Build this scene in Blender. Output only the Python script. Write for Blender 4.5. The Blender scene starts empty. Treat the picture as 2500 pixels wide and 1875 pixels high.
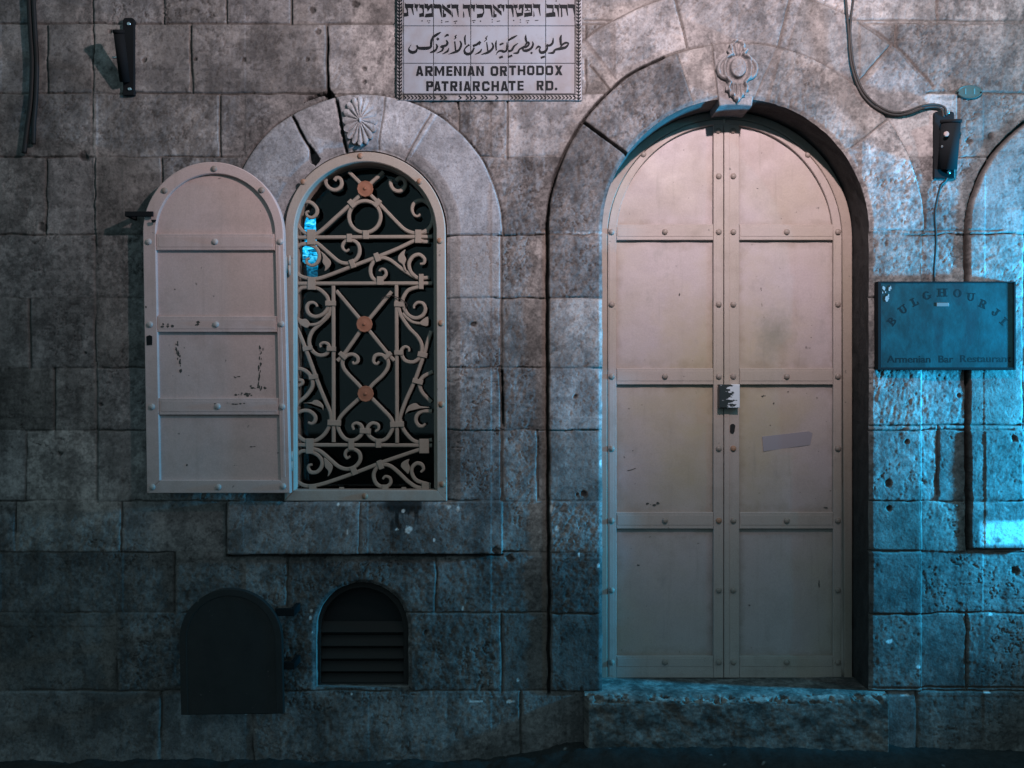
import bpy, math, random
import numpy as np
from mathutils import Vector

# ----------------------------------------------------------------- scene, camera, light
scn = bpy.context.scene
col = scn.collection
D = 4.5            # camera to wall face, metres
EYE = 1.83         # camera height
PX = 500.0         # photograph pixels per metre on the wall face

cam_d = bpy.data.cameras.new("camera")
cam_d.sensor_width = 36.0
cam_d.lens = 36.0 * D / 5.0
cam_d.clip_start = 0.05
cam_d.clip_end = 200.0
cam = bpy.data.objects.new("camera", cam_d)
col.objects.link(cam)
cam.location = (0, -D, EYE)
cam.rotation_euler = (math.radians(90), 0, 0)
scn.camera = cam

w = bpy.data.worlds.new("World")
scn.world = w
w.use_nodes = True
bg = w.node_tree.nodes["Background"]
bg.inputs[0].default_value = (0.40, 0.645, 0.74, 1)      # night sky glow of the town
bg.inputs[1].default_value = 0.42

# the street lamp high above the lane (out of frame) that lights the wall
ld = bpy.data.lights.new("street_lamp_light", 'SPOT')
ld.energy = 440
ld.color = (1.0, 0.81, 0.845)
ld.shadow_soft_size = 0.035
ld.spot_size = math.radians(115.5)
ld.spot_blend = 0.7
lo = bpy.data.objects.new("street_lamp_light", ld)
col.objects.link(lo)
lo.location = (1.18, -2.35, EYE + 2.25)
lo.scale = (1.21, 1.0, 1.0)       # a trough-shaped street lantern: wider sideways, cut off below
_aim = Vector((0.84, 0.0, EYE + 2.30)) - lo.location
lo.rotation_euler = _aim.to_track_quat('-Z', 'Y').to_euler()

# the cyan shop light further down the lane, right of the frame, skimming along the stones
def spot(name, power, size, loc, aim, soft, scale=(1, 1, 1)):
    d = bpy.data.lights.new(name, 'SPOT')
    d.energy = power; d.color = (0.015, 0.47, 0.90); d.shadow_soft_size = soft
    d.spot_size = math.radians(size); d.spot_blend = 1.0
    o = bpy.data.objects.new(name, d); col.objects.link(o)
    o.location = loc; o.scale = scale
    o.rotation_euler = (Vector(aim) - Vector(loc)).to_track_quat('-Z', 'Y').to_euler()
spot("shop_light", 3100, 78, (4.60, -0.49, EYE + 0.10), (2.40, 0.0, EYE + 0.10), 0.10, (0.25, 1.0, 1.0))
# added weak cyan fill higher up, for the shaded door top
cd2 = bpy.data.lights.new("cyan_fill_light", 'POINT')
cd2.energy = 30
cd2.color = (0.02, 0.58, 0.85)
cd2.shadow_soft_size = 0.03
co2 = bpy.data.objects.new("cyan_fill_light", cd2)
col.objects.link(co2)
co2.location = (3.10, -1.00, EYE + 1.50)

scn.view_settings.view_transform = 'Standard'
scn.view_settings.look = 'None'
scn.view_settings.exposure = 0.0
scn.view_settings.gamma = 1.0

rng = np.random.default_rng(7)
random.seed(11)

# ----------------------------------------------------------------- helpers
def W(px, py, y=0.0):
    """photograph pixel -> point at depth y (y=0 is the wall face, +y into the wall)"""
    s = (D + y) / D / PX
    return Vector(((px - 1250.0) * s, y, EYE + (937.5 - py) * s))

def setp(o, label=None, cat=None, group=None, kind=None):
    if label: o["label"] = label
    if cat: o["category"] = cat
    if group: o["group"] = group
    if kind: o["kind"] = kind
    return o

def empty(name, loc, label, cat, group=None):
    o = bpy.data.objects.new(name, None)
    col.objects.link(o)
    o.location = loc
    o.empty_display_size = 0.1
    return setp(o, label, cat, group)

def origin(parent):
    """world position of the frame a child's vertices are written in"""
    p = Vector((0, 0, 0))
    while parent is not None:
        p += Vector(parent.location)
        parent = parent.parent
    return p

class MB:
    def __init__(self):
        self.v = []
        self.f = []
    def add(self, vs, fs):
        n = len(self.v)
        self.v += [tuple(a) for a in vs]
        self.f += [tuple(i + n for i in f) for f in fs]
    def box(self, a, b, bev=0.0):
        """box between corners; the face toward the camera (-y) is chamfered"""
        x0, y0, z0 = [min(p, q) for p, q in zip(a, b)]
        x1, y1, z1 = [max(p, q) for p, q in zip(a, b)]
        e = bev
        vs = [(x0, y1, z0), (x1, y1, z0), (x1, y1, z1), (x0, y1, z1)]
        if e <= 0:
            vs += [(x0, y0, z0), (x1, y0, z0), (x1, y0, z1), (x0, y0, z1)]
            fs = [(0, 1, 2, 3), (7, 6, 5, 4), (0, 4, 5, 1), (1, 5, 6, 2), (2, 6, 7, 3), (3, 7, 4, 0)]
        else:
            vs += [(x0, y0 + e, z0), (x1, y0 + e, z0), (x1, y0 + e, z1), (x0, y0 + e, z1),
                   (x0 + e, y0, z0 + e), (x1 - e, y0, z0 + e), (x1 - e, y0, z1 - e), (x0 + e, y0, z1 - e)]
            fs = [(0, 1, 2, 3), (0, 4, 5, 1), (1, 5, 6, 2), (2, 6, 7, 3), (3, 7, 4, 0),
                  (4, 8, 9, 5), (5, 9, 10, 6), (6, 10, 11, 7), (7, 11, 8, 4), (11, 10, 9, 8)]
        self.add(vs, fs)
    def pbox(self, x0, x1, y0, y1, d0, d1, bev=0.0):
        """box given by photograph pixels seen at front depth d0, running back to d1"""
        a = W(x0, y0, d0); b = W(x1, y1, d0)
        self.box((a.x, d0, a.z), (b.x, d1, b.z), bev)
    def rbox(self, c, sx, sz, ang, d0, d1, bev=0.0):
        """rotated box, centre c (world x,z), ang in radians in the wall plane"""
        ca, sa = math.cos(ang), math.sin(ang)
        def p(lx, lz, y): return (c[0] + lx * ca - lz * sa, y, c[1] + lx * sa + lz * ca)
        hx, hz, e = sx / 2, sz / 2, bev
        q = [(-hx, -hz), (hx, -hz), (hx, hz), (-hx, hz)]
        qi = [(-hx + e, -hz + e), (hx - e, -hz + e), (hx - e, hz - e), (-hx + e, hz - e)]
        vs = [p(a, b, d1) for a, b in q] + [p(a, b, d0 + e) for a, b in q] + [p(a, b, d0) for a, b in qi]
        fs = [(0, 1, 2, 3), (0, 4, 5, 1), (1, 5, 6, 2), (2, 6, 7, 3), (3, 7, 4, 0),
              (4, 8, 9, 5), (5, 9, 10, 6), (6, 10, 11, 7), (7, 11, 8, 4), (11, 10, 9, 8)]
        self.add(vs, fs)
    def prism(self, poly, d0, d1, bev=0.0, pix=True):
        """polygon (photo pixels at depth d0) extruded from d0 back to d1"""
        pts = [W(a, b, d0) for a, b in poly] if pix else [Vector((a, d0, b)) for a, b in poly]
        n = len(pts)
        area = sum(pts[i].x * pts[(i + 1) % n].z - pts[(i + 1) % n].x * pts[i].z for i in range(n))
        if area < 0: pts.reverse()
        if bev > 0:
            ins = []
            for i in range(n):
                a, b, c = pts[i - 1], pts[i], pts[(i + 1) % n]
                e1 = Vector((b.x - a.x, b.z - a.z)).normalized(); e2 = Vector((c.x - b.x, c.z - b.z)).normalized()
                nn = Vector((-e1.y - e2.y, e1.x + e2.x))
                if nn.length < 1e-6: nn = Vector((-e1.y, e1.x))
                nn.normalize()
                k = 1.0 / max(0.5, nn.dot(Vector((-e1.y, e1.x))))
                ins.append((b.x + nn.x * bev * k, d0, b.z + nn.y * bev * k))
            vs = [(p.x, d1, p.z) for p in pts] + [(p.x, d0 + bev, p.z) for p in pts] + ins
            fs = [tuple(range(n - 1, -1, -1)), tuple(range(2 * n, 3 * n))]
            for i in range(n):
                j = (i + 1) % n
                fs += [(i, j, n + j, n + i), (n + i, n + j, 2 * n + j, 2 * n + i)]
        else:
            vs = [(p.x, d1, p.z) for p in pts] + [(p.x, d0, p.z) for p in pts]
            fs = [tuple(range(n - 1, -1, -1)), tuple(range(n, 2 * n))]
            for i in range(n):
                j = (i + 1) % n
                fs.append((i, j, n + j, n + i))
        self.add(vs, fs)
    def strip(self, outer, inner, d0, d1, bev=0.0):
        """band between two equally long pixel polylines, extruded d0..d1"""
        o = [W(a, b, d0) for a, b in outer]; i_ = [W(a, b, d0) for a, b in inner]
        n = len(o)
        vs = []
        for p, q in zip(o, i_):
            t = (q - p)
            L = max(t.length, 1e-6)
            e = t * (min(bev, L * 0.3) / L)
            vs += [(p.x, d1, p.z), (p.x, d0 + bev, p.z), (p.x + e.x, d0, p.z + e.z),
                   (q.x - e.x, d0, q.z - e.z), (q.x, d0 + bev, q.z), (q.x, d1, q.z)]
        fs = []
        for k in range(n - 1):
            a, b = k * 6, k * 6 + 6
            for m in range(5):
                fs.append((a + m, a + m + 1, b + m + 1, b + m))
            fs.append((a + 5, a, b, b + 5))
        fs.append((0, 1, 2, 3, 4, 5)); e = (n - 1) * 6
        fs.append((e + 5, e + 4, e + 3, e + 2, e + 1, e))
        self.add(vs, fs)
    def ribbon(self, pts, widths, d0, d1, ch=0.002, closed=False):
        """flat bar along a pixel polyline (already smooth); widths in pixels"""
        n = len(pts)
        s = (D + d0) / D / PX
        P = [W(a, b, d0) for a, b in pts]
        vs, fs = [], []
        for i in range(n):
            a = P[(i - 1) % n] if (closed or i > 0) else P[0]
            b = P[(i + 1) % n] if (closed or i < n - 1) else P[-1]
            t = (b - a); t.normalize()
            nx, nz = -t.z, t.x
            hw = widths[i] * s / 2
            c = min(ch, hw * 0.5)
            p = P[i]
            for k, y in ((hw, d1), (hw, d0 + c), (hw - c, d0), (-hw + c, d0), (-hw, d0 + c), (-hw, d1)):
                vs.append((p.x + nx * k, y, p.z + nz * k))
        m = n if closed else n - 1
        for i in range(m):
            a, b = i * 6, ((i + 1) % n) * 6
            for k in range(5):
                fs.append((a + k, b + k, b + k + 1, a + k + 1))
            fs.append((a + 5, b + 5, b, a))
        if not closed:
            fs.append((5, 4, 3, 2, 1, 0)); e = (n - 1) * 6
            fs.append((e, e + 1, e + 2, e + 3, e + 4, e + 5))
        self.add(vs, fs)
    def tube(self, pts, r, n=10):
        P = [Vector(p) for p in pts]
        m = len(P)
        rs = r if isinstance(r, (list, tuple)) else [r] * m
        vs, fs = [], []
        up = Vector((0, 1, 0))
        for i in range(m):
            t = (P[min(i + 1, m - 1)] - P[max(i - 1, 0)]).normalized()
            u = up - t * up.dot(t)
            if u.length < 1e-3: u = Vector((1, 0, 0)) - t * t.x
            u.normalize(); v = t.cross(u)
            up = u
            for k in range(n):
                a = 2 * math.pi * k / n
                vs.append(P[i] + u * (rs[i] * math.cos(a)) + v * (rs[i] * math.sin(a)))
        for i in range(m - 1):
            for k in range(n):
                a, b = i * n + k, i * n + (k + 1) % n
                fs.append((a, b, b + n, a + n))
        fs.append(tuple(range(n - 1, -1, -1))); fs.append(tuple(range((m - 1) * n, m * n)))
        self.add(vs, fs)
    def lathe(self, c, prof, n=16, squash=None):
        """profile [(radius, y offset)] turned about the y axis through c"""
        vs, fs = [], []
        sx, sz = squash or (1, 1)
        for r, y in prof:
            for k in range(n):
                a = 2 * math.pi * k / n
                vs.append((c[0] + r * sx * math.cos(a), c[1] + y, c[2] + r * sz * math.sin(a)))
        for i in range(len(prof) - 1):
            for k in range(n):
                a, b = i * n + k, i * n + (k + 1) % n
                fs.append((a, b, b + n, a + n))
        m = (len(prof) - 1) * n
        fs.append(tuple(range(n - 1, -1, -1))); fs.append(tuple(range(m, m + n)))
        self.add(vs, fs)
    def mesh(self, name, mat, off=Vector((0, 0, 0)), smooth=False):
        me = bpy.data.meshes.new(name)
        me.from_pydata([(a - off.x, b - off.y, c - off.z) for a, b, c in self.v], [], self.f)
        me.materials.append(mat)
        me.validate()
        if smooth:
            me.polygons.foreach_set("use_smooth", [True] * len(me.polygons))
        me.update()
        return me
    def build(self, name, mat, parent=None, smooth=False, base=None):
        off = origin(parent) if parent is not None else Vector(base or (0, 0, 0))
        o = bpy.data.objects.new(name, self.mesh(name, mat, off, smooth))
        col.objects.link(o)
        if parent is not None: o.parent = parent
        else: o.location = off
        return o

def put(name, me, pos, parent, rot=None):
    o = bpy.data.objects.new(name, me)
    col.objects.link(o)
    o.parent = parent
    o.location = Vector(pos) - origin(parent)
    if rot: o.rotation_euler = rot
    return o

def smooth(pts, k=6, closed=False):
    """Catmull-Rom through the points"""
    n = len(pts)
    if n < 3 and not closed: return [tuple(p) for p in pts]
    out = []
    m = n if closed else n - 1
    for i in range(m):
        if closed:
            p0, p1, p2, p3 = pts[i - 1], pts[i], pts[(i + 1) % n], pts[(i + 2) % n]
        else:
            p0, p1, p2, p3 = pts[max(i - 1, 0)], pts[i], pts[i + 1], pts[min(i + 2, n - 1)]
        for j in range(k):
            t = j / k
            out.append(tuple(0.5 * ((2 * b) + (c - a) * t + (2 * a - 5 * b + 4 * c - d) * t * t + (3 * b - a - 3 * c + d) * t ** 3)
                             for a, b, c, d in zip(p0, p1, p2, p3)))
    if not closed: out.append(tuple(pts[-1]))
    return out

def arc(cx, cy, rx, ry, a0, a1, n=40):
    """pixel arc, angles in degrees, 0 = right, 90 = up"""
    return [(cx + rx * math.cos(math.radians(a0 + (a1 - a0) * i / n)),
             cy - ry * math.sin(math.radians(a0 + (a1 - a0) * i / n))) for i in range(n + 1)]

# ----------------------------------------------------------------- numpy noise
_T = {}
def vn(u, v, fu, fv, seed):
    if seed not in _T: _T[seed] = np.random.default_rng(1000 + seed).random((256, 256)).astype(np.float32)
    T = _T[seed]
    x = u * fu + 37.3 * seed; y = v * fv + 91.7 * seed
    i = np.floor(x).astype(np.int64); j = np.floor(y).astype(np.int64)
    fx = (x - i); fy = (y - j)
    fx = fx * fx * (3 - 2 * fx); fy = fy * fy * (3 - 2 * fy)
    i &= 255; j &= 255
    i1 = (i + 1) & 255; j1 = (j + 1) & 255
    a = T[i, j] * (1 - fx) + T[i1, j] * fx
    b = T[i, j1] * (1 - fx) + T[i1, j1] * fx
    return a * (1 - fy) + b * fy
def fbm(u, v, f, o, seed, fv=None, gain=0.5):
    s = 0; a = 1; t = 0
    fu = f; fv = f if fv is None else fv
    for k in range(o):
        s = s + a * vn(u, v, fu, fv, seed + k * 17); t += a
        a *= gain; fu *= 2.03; fv *= 2.03
    return s / t
def sst(x, a, b):
    t = np.clip((x - a) / (b - a), 0, 1)
    return t * t * (3 - 2 * t)
def inpoly(U, V, poly):
    r = np.zeros(U.shape, bool)
    n = len(poly)
    for i in range(n):
        x0, y0 = poly[i]; x1, y1 = poly[(i + 1) % n]
        if y0 == y1: continue
        c = ((y0 > V) != (y1 > V)) & (U < (x1 - x0) * (V - y0) / (y1 - y0) + x0)
        r ^= c
    return r
def dseg(U, V, a, b):
    ax, ay = a; bx, by = b
    dx, dy = bx - ax, by - ay
    t = np.clip(((U - ax) * dx + (V - ay) * dy) / (dx * dx + dy * dy + 1e-9), 0, 1)
    return np.hypot(U - ax - t * dx, V - ay - t * dy)
def dpoly(U, V, poly):
    d = np.full(U.shape, 1e9)
    n = len(poly)
    for i in range(n): d = np.minimum(d, dseg(U, V, poly[i], poly[(i + 1) % n]))
    return d

# ----------------------------------------------------------------- materials
def mat(name, color, rough=0.6, metal=0.0, spec=0.5):
    m = bpy.data.materials.new(name)
    m.use_nodes = True
    b = m.node_tree.nodes["Principled BSDF"]
    b.inputs["Base Color"].default_value = (*color, 1)
    b.inputs["Roughness"].default_value = rough
    b.inputs["Metallic"].default_value = metal
    b.inputs["Specular IOR Level"].default_value = spec
    return m
class NT:
    def __init__(self, m):
        self.t = m.node_tree; self.b = self.t.nodes["Principled BSDF"]
        self.tc = self.t.nodes.new("ShaderNodeTexCoord")
    def n(self, typ, **kw):
        o = self.t.nodes.new(typ)
        for k, v in kw.items(): setattr(o, k, v)
        return o
    def l(self, a, b): self.t.links.new(a, b)
    def noise(self, scale, detail=5, rough=0.6, vec=None, dist=0.0):
        o = self.n("ShaderNodeTexNoise")
        o.inputs["Scale"].default_value = scale; o.inputs["Detail"].default_value = detail
        o.inputs["Roughness"].default_value = rough; o.inputs["Distortion"].default_value = dist
        self.l(vec or self.tc.outputs["Object"], o.inputs["Vector"])
        return o.outputs["Fac"]
    def scaled(self, s, off=(0, 0, 0)):
        o = self.n("ShaderNodeMapping"); o.inputs["Scale"].default_value = s; o.inputs["Location"].default_value = off
        self.l(self.tc.outputs["Object"], o.inputs["Vector"])
        return o.outputs["Vector"]
    def ramp(self, fac, stops):
        o = self.n("ShaderNodeValToRGB")
        e = o.color_ramp.elements
        while len(e) < len(stops): e.new(0.5)
        for i, (p, c) in enumerate(stops):
            e[i].position = p; e[i].color = c if len(c) == 4 else (*c, 1)
        self.l(fac, o.inputs["Fac"])
        return o.outputs["Color"]
    def mix(self, a, b, fac=1.0, mode='MIX'):
        o = self.n("ShaderNodeMix", data_type='RGBA', blend_type=mode)
        for s, v in ((o.inputs[6], a), (o.inputs[7], b)):
            if isinstance(v, tuple): s.default_value = (*v, 1) if len(v) == 3 else v
            else: self.l(v, s)
        if isinstance(fac, (int, float)): o.inputs[0].default_value = fac
        else: self.l(fac, o.inputs[0])
        return o.outputs[2]
    def bump(self, h, strength=0.3, dist=0.005, prev=None):
        o = self.n("ShaderNodeBump"); o.inputs["Strength"].default_value = strength; o.inputs["Distance"].default_value = dist
        self.l(h, o.inputs["Height"])
        if prev is not None: self.l(prev, o.inputs["Normal"])
        return o.outputs["Normal"]

def g(v): return (v, v, v)

def stone_mat(name, attr=True, base=(0.34, 0.30, 0.28)):
    m = mat(name, base, 0.9, 0, 0.25); t = NT(m)
    fine = t.noise(95, 6, 0.7); mid = t.noise(30, 5, 0.65); cr = t.noise(260, 3, 0.6)
    c = base
    if attr:
        a = t.n("ShaderNodeVertexColor"); a.layer_name = "Col"; c = a.outputs["Color"]
    else:
        c = t.mix(c, t.ramp(t.noise(6, 6, 0.65), [(0.3, g(0.5)), (0.7, g(1.25))]), 1, 'MULTIPLY')
    c = t.mix(c, t.ramp(fine, [(0.32, g(0.50)), (0.46, g(0.96)), (0.68, g(1.22))]), 0.8, 'MULTIPLY')
    c = t.mix(c, t.ramp(mid, [(0.30, g(0.72)), (0.52, g(1.0)), (0.75, g(1.15))]), 0.6, 'MULTIPLY')
    t.l(c, t.b.inputs["Base Color"])
    n1 = t.bump(mid, 0.22, 0.005); n2 = t.bump(fine, 0.55, 0.0040, n1); n3 = t.bump(cr, 0.5, 0.0018, n2)
    t.l(n3, t.b.inputs["Normal"])
    return m
M_stone = stone_mat("limestone")
M_carve = stone_mat("carved_limestone", False, (0.26, 0.242, 0.24))
M_flower = stone_mat("pale_carved_stone", False, (0.40, 0.395, 0.41))
M_step = stone_mat("step_limestone")

def paint_mat(name, base, grime, rough=0.55, stain=(0.55, 0.47, 0.33), stain_amt=0.5, seed=0.0):
    m = mat(name, base, rough, 0, 0.4); t = NT(m)
    v1 = t.scaled((1, 1, 1), (seed, seed * 2, seed * 3))
    big = t.noise(1.3, 4, 0.55, v1); med = t.noise(7, 6, 0.65, v1)
    streak = t.noise(1.0, 5, 0.6, t.scaled((22, 22, 1.1), (seed, 0, seed)))
    fine = t.noise(140, 4, 0.7)
    c = t.mix(base, stain, t.ramp(big, [(0.46, g(0)), (0.68, g(stain_amt))]))
    c = t.mix(c, grime, t.ramp(med, [(0.50, g(0)), (0.80, g(0.42))]))
    c = t.mix(c, grime, t.ramp(streak, [(0.56, g(0)), (0.82, g(0.35))]))
    spots = t.noise(32, 2, 0.5, v1)
    c = t.mix(c, (0.10, 0.09, 0.085), t.ramp(spots, [(0.735, g(0)), (0.76, g(0.65))]))
    c = t.mix(c, t.ramp(fine, [(0.3, g(0.86)), (0.7, g(1.08))]), 0.8, 'MULTIPLY')
    t.l(c, t.b.inputs["Base Color"])
    r = t.ramp(med, [(0.3, g(rough - 0.08)), (0.7, g(rough + 0.15))])
    t.l(r, t.b.inputs["Roughness"])
    t.l(t.bump(t.noise(3.0, 3), 0.45, 0.016, t.bump(t.noise(13, 3), 0.25, 0.003, t.bump(fine, 0.25, 0.0015))), t.b.inputs["Normal"])
    return m
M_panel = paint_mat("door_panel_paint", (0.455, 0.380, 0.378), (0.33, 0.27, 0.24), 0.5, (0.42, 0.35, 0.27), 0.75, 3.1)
t = NT(M_panel)
_old = t.b.inputs["Base Color"].links[0].from_socket
vd = t.n("ShaderNodeVectorMath", operation='DISTANCE'); mp = t.n("ShaderNodeMapping")
mp.inputs["Scale"].default_value = (1.0, 0.0, 0.62); t.l(t.tc.outputs["Object"], mp.inputs["Vector"]); t.l(mp.outputs["Vector"], vd.inputs[0])
vd.inputs[1].default_value = (0.0, 0.0, 0.90)
sm_ = t.n("ShaderNodeMath", operation='MULTIPLY_ADD'); t.l(t.noise(5.5, 5, 0.65), sm_.inputs[0]); sm_.inputs[1].default_value = 0.55; t.l(vd.outputs["Value"], sm_.inputs[2])
c = t.mix(_old, (0.39, 0.315, 0.195), t.ramp(sm_.outputs[0], [(0.30, g(0.9)), (0.74, g(0))]))
gs_ = t.n("ShaderNodeSeparateXYZ"); t.l(t.tc.outputs["Generated"], gs_.inputs[0])
def _m(op, a, b):
    o = t.n("ShaderNodeMath", operation=op)
    for i, v in enumerate((a, b)):
        if isinstance(v, (int, float)): o.inputs[i].default_value = v
        else: t.l(v, o.inputs[i])
    return o.outputs[0]
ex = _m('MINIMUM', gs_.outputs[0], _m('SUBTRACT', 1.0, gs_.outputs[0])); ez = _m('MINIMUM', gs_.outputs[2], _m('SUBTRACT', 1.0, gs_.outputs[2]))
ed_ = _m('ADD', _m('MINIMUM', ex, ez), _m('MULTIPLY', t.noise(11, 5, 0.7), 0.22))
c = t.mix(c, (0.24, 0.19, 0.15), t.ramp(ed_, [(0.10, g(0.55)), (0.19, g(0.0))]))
run = t.noise(1.0, 4, 0.6, t.scaled((30, 30, 2.2), (5, 0, 2)))
c = t.mix(c, (0.27, 0.235, 0.20), t.ramp(run, [(0.60, g(0)), (0.78, g(0.45))]))
smg = t.noise(4.5, 5, 0.7, t.scaled((1.3, 1, 0.8), (9, 2, 4)))
c = t.mix(c, (0.22, 0.20, 0.18), t.ramp(smg, [(0.60, g(0)), (0.76, g(0.45))]))
vd2 = t.n("ShaderNodeVectorMath", operation='DISTANCE'); vd2.inputs[1].default_value = (0.25, 0.0, 1.31)
mp2 = t.n("ShaderNodeMapping"); mp2.inputs["Scale"].default_value = (1.0, 0.0, 0.75); t.l(t.tc.outputs["Object"], mp2.inputs["Vector"]); t.l(mp2.outputs["Vector"], vd2.inputs[0])
d2_ = _m('ADD', vd2.outputs["Value"], _m('MULTIPLY', t.noise(26, 5, 0.7), 0.16))
c = t.mix(c, (0.22, 0.205, 0.165), t.ramp(d2_, [(0.09, g(0.7)), (0.20, g(0.0))]))
t.l(c, t.b.inputs["Base Color"])
M_dframe = paint_mat("door_frame_paint", (0.43, 0.355, 0.325), (0.24, 0.195, 0.16), 0.55, (0.38, 0.315, 0.24), 0.7, 1.4)
M_shutter = paint_mat("shutter_paint", (0.59, 0.45, 0.43), (0.32, 0.25, 0.22), 0.55, (0.52, 0.40, 0.35), 0.6, 5.2)
M_jamb = paint_mat("jamb_paint", (0.36, 0.285, 0.245), (0.20, 0.155, 0.125), 0.6, (0.31, 0.25, 0.19), 0.7, 6.6)
M_wframe = paint_mat("window_frame_paint", (0.40, 0.33, 0.285), (0.22, 0.18, 0.15), 0.55, (0.34, 0.28, 0.225), 0.6, 8.4)
M_grille = paint_mat("grille_paint", (0.335, 0.285, 0.24), (0.17, 0.14, 0.12), 0.6, (0.28, 0.235, 0.19), 0.6, 2.2)
M_bolt = paint_mat("bolt_paint", (0.31, 0.255, 0.23), (0.13, 0.10, 0.08), 0.42, (0.30, 0.23, 0.18), 0.8, 9.0)
M_rust = paint_mat("rusty_bolt", (0.36, 0.20, 0.13), (0.16, 0.08, 0.05), 0.6, (0.28, 0.15, 0.10), 0.8, 4.0)
M_copper = paint_mat("copper_rosette", (0.33, 0.145, 0.09), (0.17, 0.08, 0.06), 0.55, (0.27, 0.13, 0.08), 0.8, 6.0)
M_chip = mat("bare_metal_chip", (0.055, 0.055, 0.05), 0.7)
M_black = mat("black_metal", (0.014, 0.016, 0.018), 0.85, 0, 0.08)
M_cable = mat("black_cable", (0.016, 0.017, 0.018), 0.6, 0, 0.3)
M_gcable = mat("grey_cable", (0.040, 0.036, 0.034), 0.6, 0, 0.3)
M_zinc = mat("zinc_screw", (0.75, 0.77, 0.8), 0.25, 1.0)
M_hole = mat("dark_hole", (0.012, 0.013, 0.014), 0.9)
M_ventm = mat("vent_metal", (0.034, 0.031, 0.030), 0.75, 0, 0.2)
M_inner = mat("dark_plaster", (0.022, 0.021, 0.020), 0.95, 0, 0.1)
M_letter = mat("black_glaze", (0.008, 0.010, 0.012), 0.6, 0, 0.15)
M_tape = mat("tape_residue", (0.29, 0.26, 0.29), 0.7)

# ================================================================= THE STONE WALL
DOOR = (1795.5, 565.0, 325.5, 1706.0)
WIN = (891.0, 566.0, 200.0, 1224.0)
VENT = (884.0, 1535.0, 113.0, 1679.0)
def sd_arch(U, V, a):
    cx, cy, R, bot = a
    d = np.where(V < cy, np.hypot(U - cx, V - cy) - R, np.abs(U - cx) - R)
    return np.maximum(d, V - bot)

def axis(lo, hi, fine0, fine1, step, coarse):
    a = np.linspace(lo, fine0, coarse, endpoint=False)
    b = np.arange(fine0, fine1, step)
    c = np.linspace(fine1, hi, coarse)
    return np.concatenate([a, b, c])
CELL = 2.2
uu = axis(-3200, 5700, -60, 2560, CELL, 50)
vv = np.concatenate([np.linspace(-1700, -60, 30, endpoint=False), np.arange(-60, 1885, CELL), [1890, 1905]])
U, V = np.meshgrid(uu, vv)
NV, NU = U.shape
# snap the vertices nearest to an opening onto its outline
for A in (DOOR, WIN, VENT):
    s = sd_arch(U, V, A)
    near = np.abs(s) < CELL * 0.72
    e = 0.05
    gx = (sd_arch(U + e, V, A) - sd_arch(U - e, V, A)) / (2 * e)
    gy = (sd_arch(U, V + e, A) - sd_arch(U, V - e, A)) / (2 * e)
    U = np.where(near, U - s * gx, U); V = np.where(near, V - s * gy, V)

rows_y = [-1650, -1480, -1310, -1140, -975, -800, -630, -460, -290, -118, 57, 228, 383, 573, 727, 898, 1050, 1223, 1348, 1497, 1687, 1990]
known = {9: [226, 400, 553, 711, 1010, 2289], 10: [117, 228, 465, 798, 1430, 2188], 11: [228, 537, 1120, 1238, 2338], 12: [112, 232, 395],
         13: [232], 14: [72, 232], 15: [132, 235], 16: [62, 237, 1312, 2288], 17: [38, 296, 557], 18: [427, 700, 1065],
         19: [285, 1225, 2360], 20: [392, 618, 1272, 2237]}
rr = np.random.default_rng(3)
for i in range(len(rows_y) - 1):
    k = list(known.get(i, []))
    x = -3200 + rr.integers(0, 200)
    while x < 5700:
        if i not in known or x < -120 or x > 2620: k.append(int(x))
        x += rr.integers(190, 430)
    known[i] = sorted(k)

d1 = np.hypot(U - 890, V - 566)
d2 = np.hypot(U - 1795.5, V - 565)
d4 = np.hypot(U - 2686, V - 570)
an2 = np.degrees(np.arctan2(565 - V, U - 1795.5))
an1 = np.degrees(np.arctan2(566 - V, U - 890))
reg = np.zeros(U.shape, np.int32)
reg[(d4 < 328) & (V < 571)] = 5
reg[(U > 2361) & (V >= 571) & (V < 1342) & (U < 2497)] = 5
reg[(d2 < 596) & (an2 > 36) & (an2 < 131)] = 3
reg[(d2 < 460) & (V < 566)] = 2
reg[(np.abs(U - 1795.5) < 460) & (V >= 566) & (V < 1687) & (U > 1335) & (U < 2248)] = 4
reg[(d1 < 336) & (V < 572)] = 1
reg[(U > 600) & (U < 1224) & (V >= 572) & (V < 1224)] = 6
reg[(U > 556) & (U < 1226) & (V >= 1224) & (V < 1353)] = 7
wob_u = (fbm(U, V, 1 / 45, 3, 1) - 0.5) * 9
wob_v = (fbm(U, V, 1 / 45, 3, 2) - 0.5) * 9
row = np.clip(np.searchsorted(rows_y, V.ravel()).reshape(U.shape) - 1, 0, len(rows_y) - 2)
bid = row * 100
J = np.zeros(U.shape); E = np.zeros(U.shape)
def joint(d, w, s, mask=None):
    global J, E
    w = w * 0.72
    a = s * (1 - sst(d, w * 0.35, w)); b = (1 - sst(d, 0, 9)) * min(1.0, s)
    if mask is not None: a = np.where(mask, a, 0); b = np.where(mask, b, 0)
    J = np.maximum(J, a); E = np.maximum(E, b)
jstr = 0.30 + 1.0 * sst(fbm(U, V, 1 / 130, 3, 5), 0.34, 0.62)
open_w = (reg == 0) | (reg == 4) | (reg == 6) | (reg == 5)
for y in rows_y:
    joint(np.abs(V - y + wob_v), 3.6, 0.9, open_w & ~((reg == 5) & (V < 565)))
for i in range(len(rows_y) - 1):
    m = (row == i) & (reg == 0)
    for k, x in enumerate(known[i]):
        bid = np.where((row == i) & (U > x), i * 100 + k + 1, bid)
        joint(np.abs(U - x + wob_u), 3.8, 1.0, m)
J = J * np.clip(jstr, 0, 1)
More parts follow.
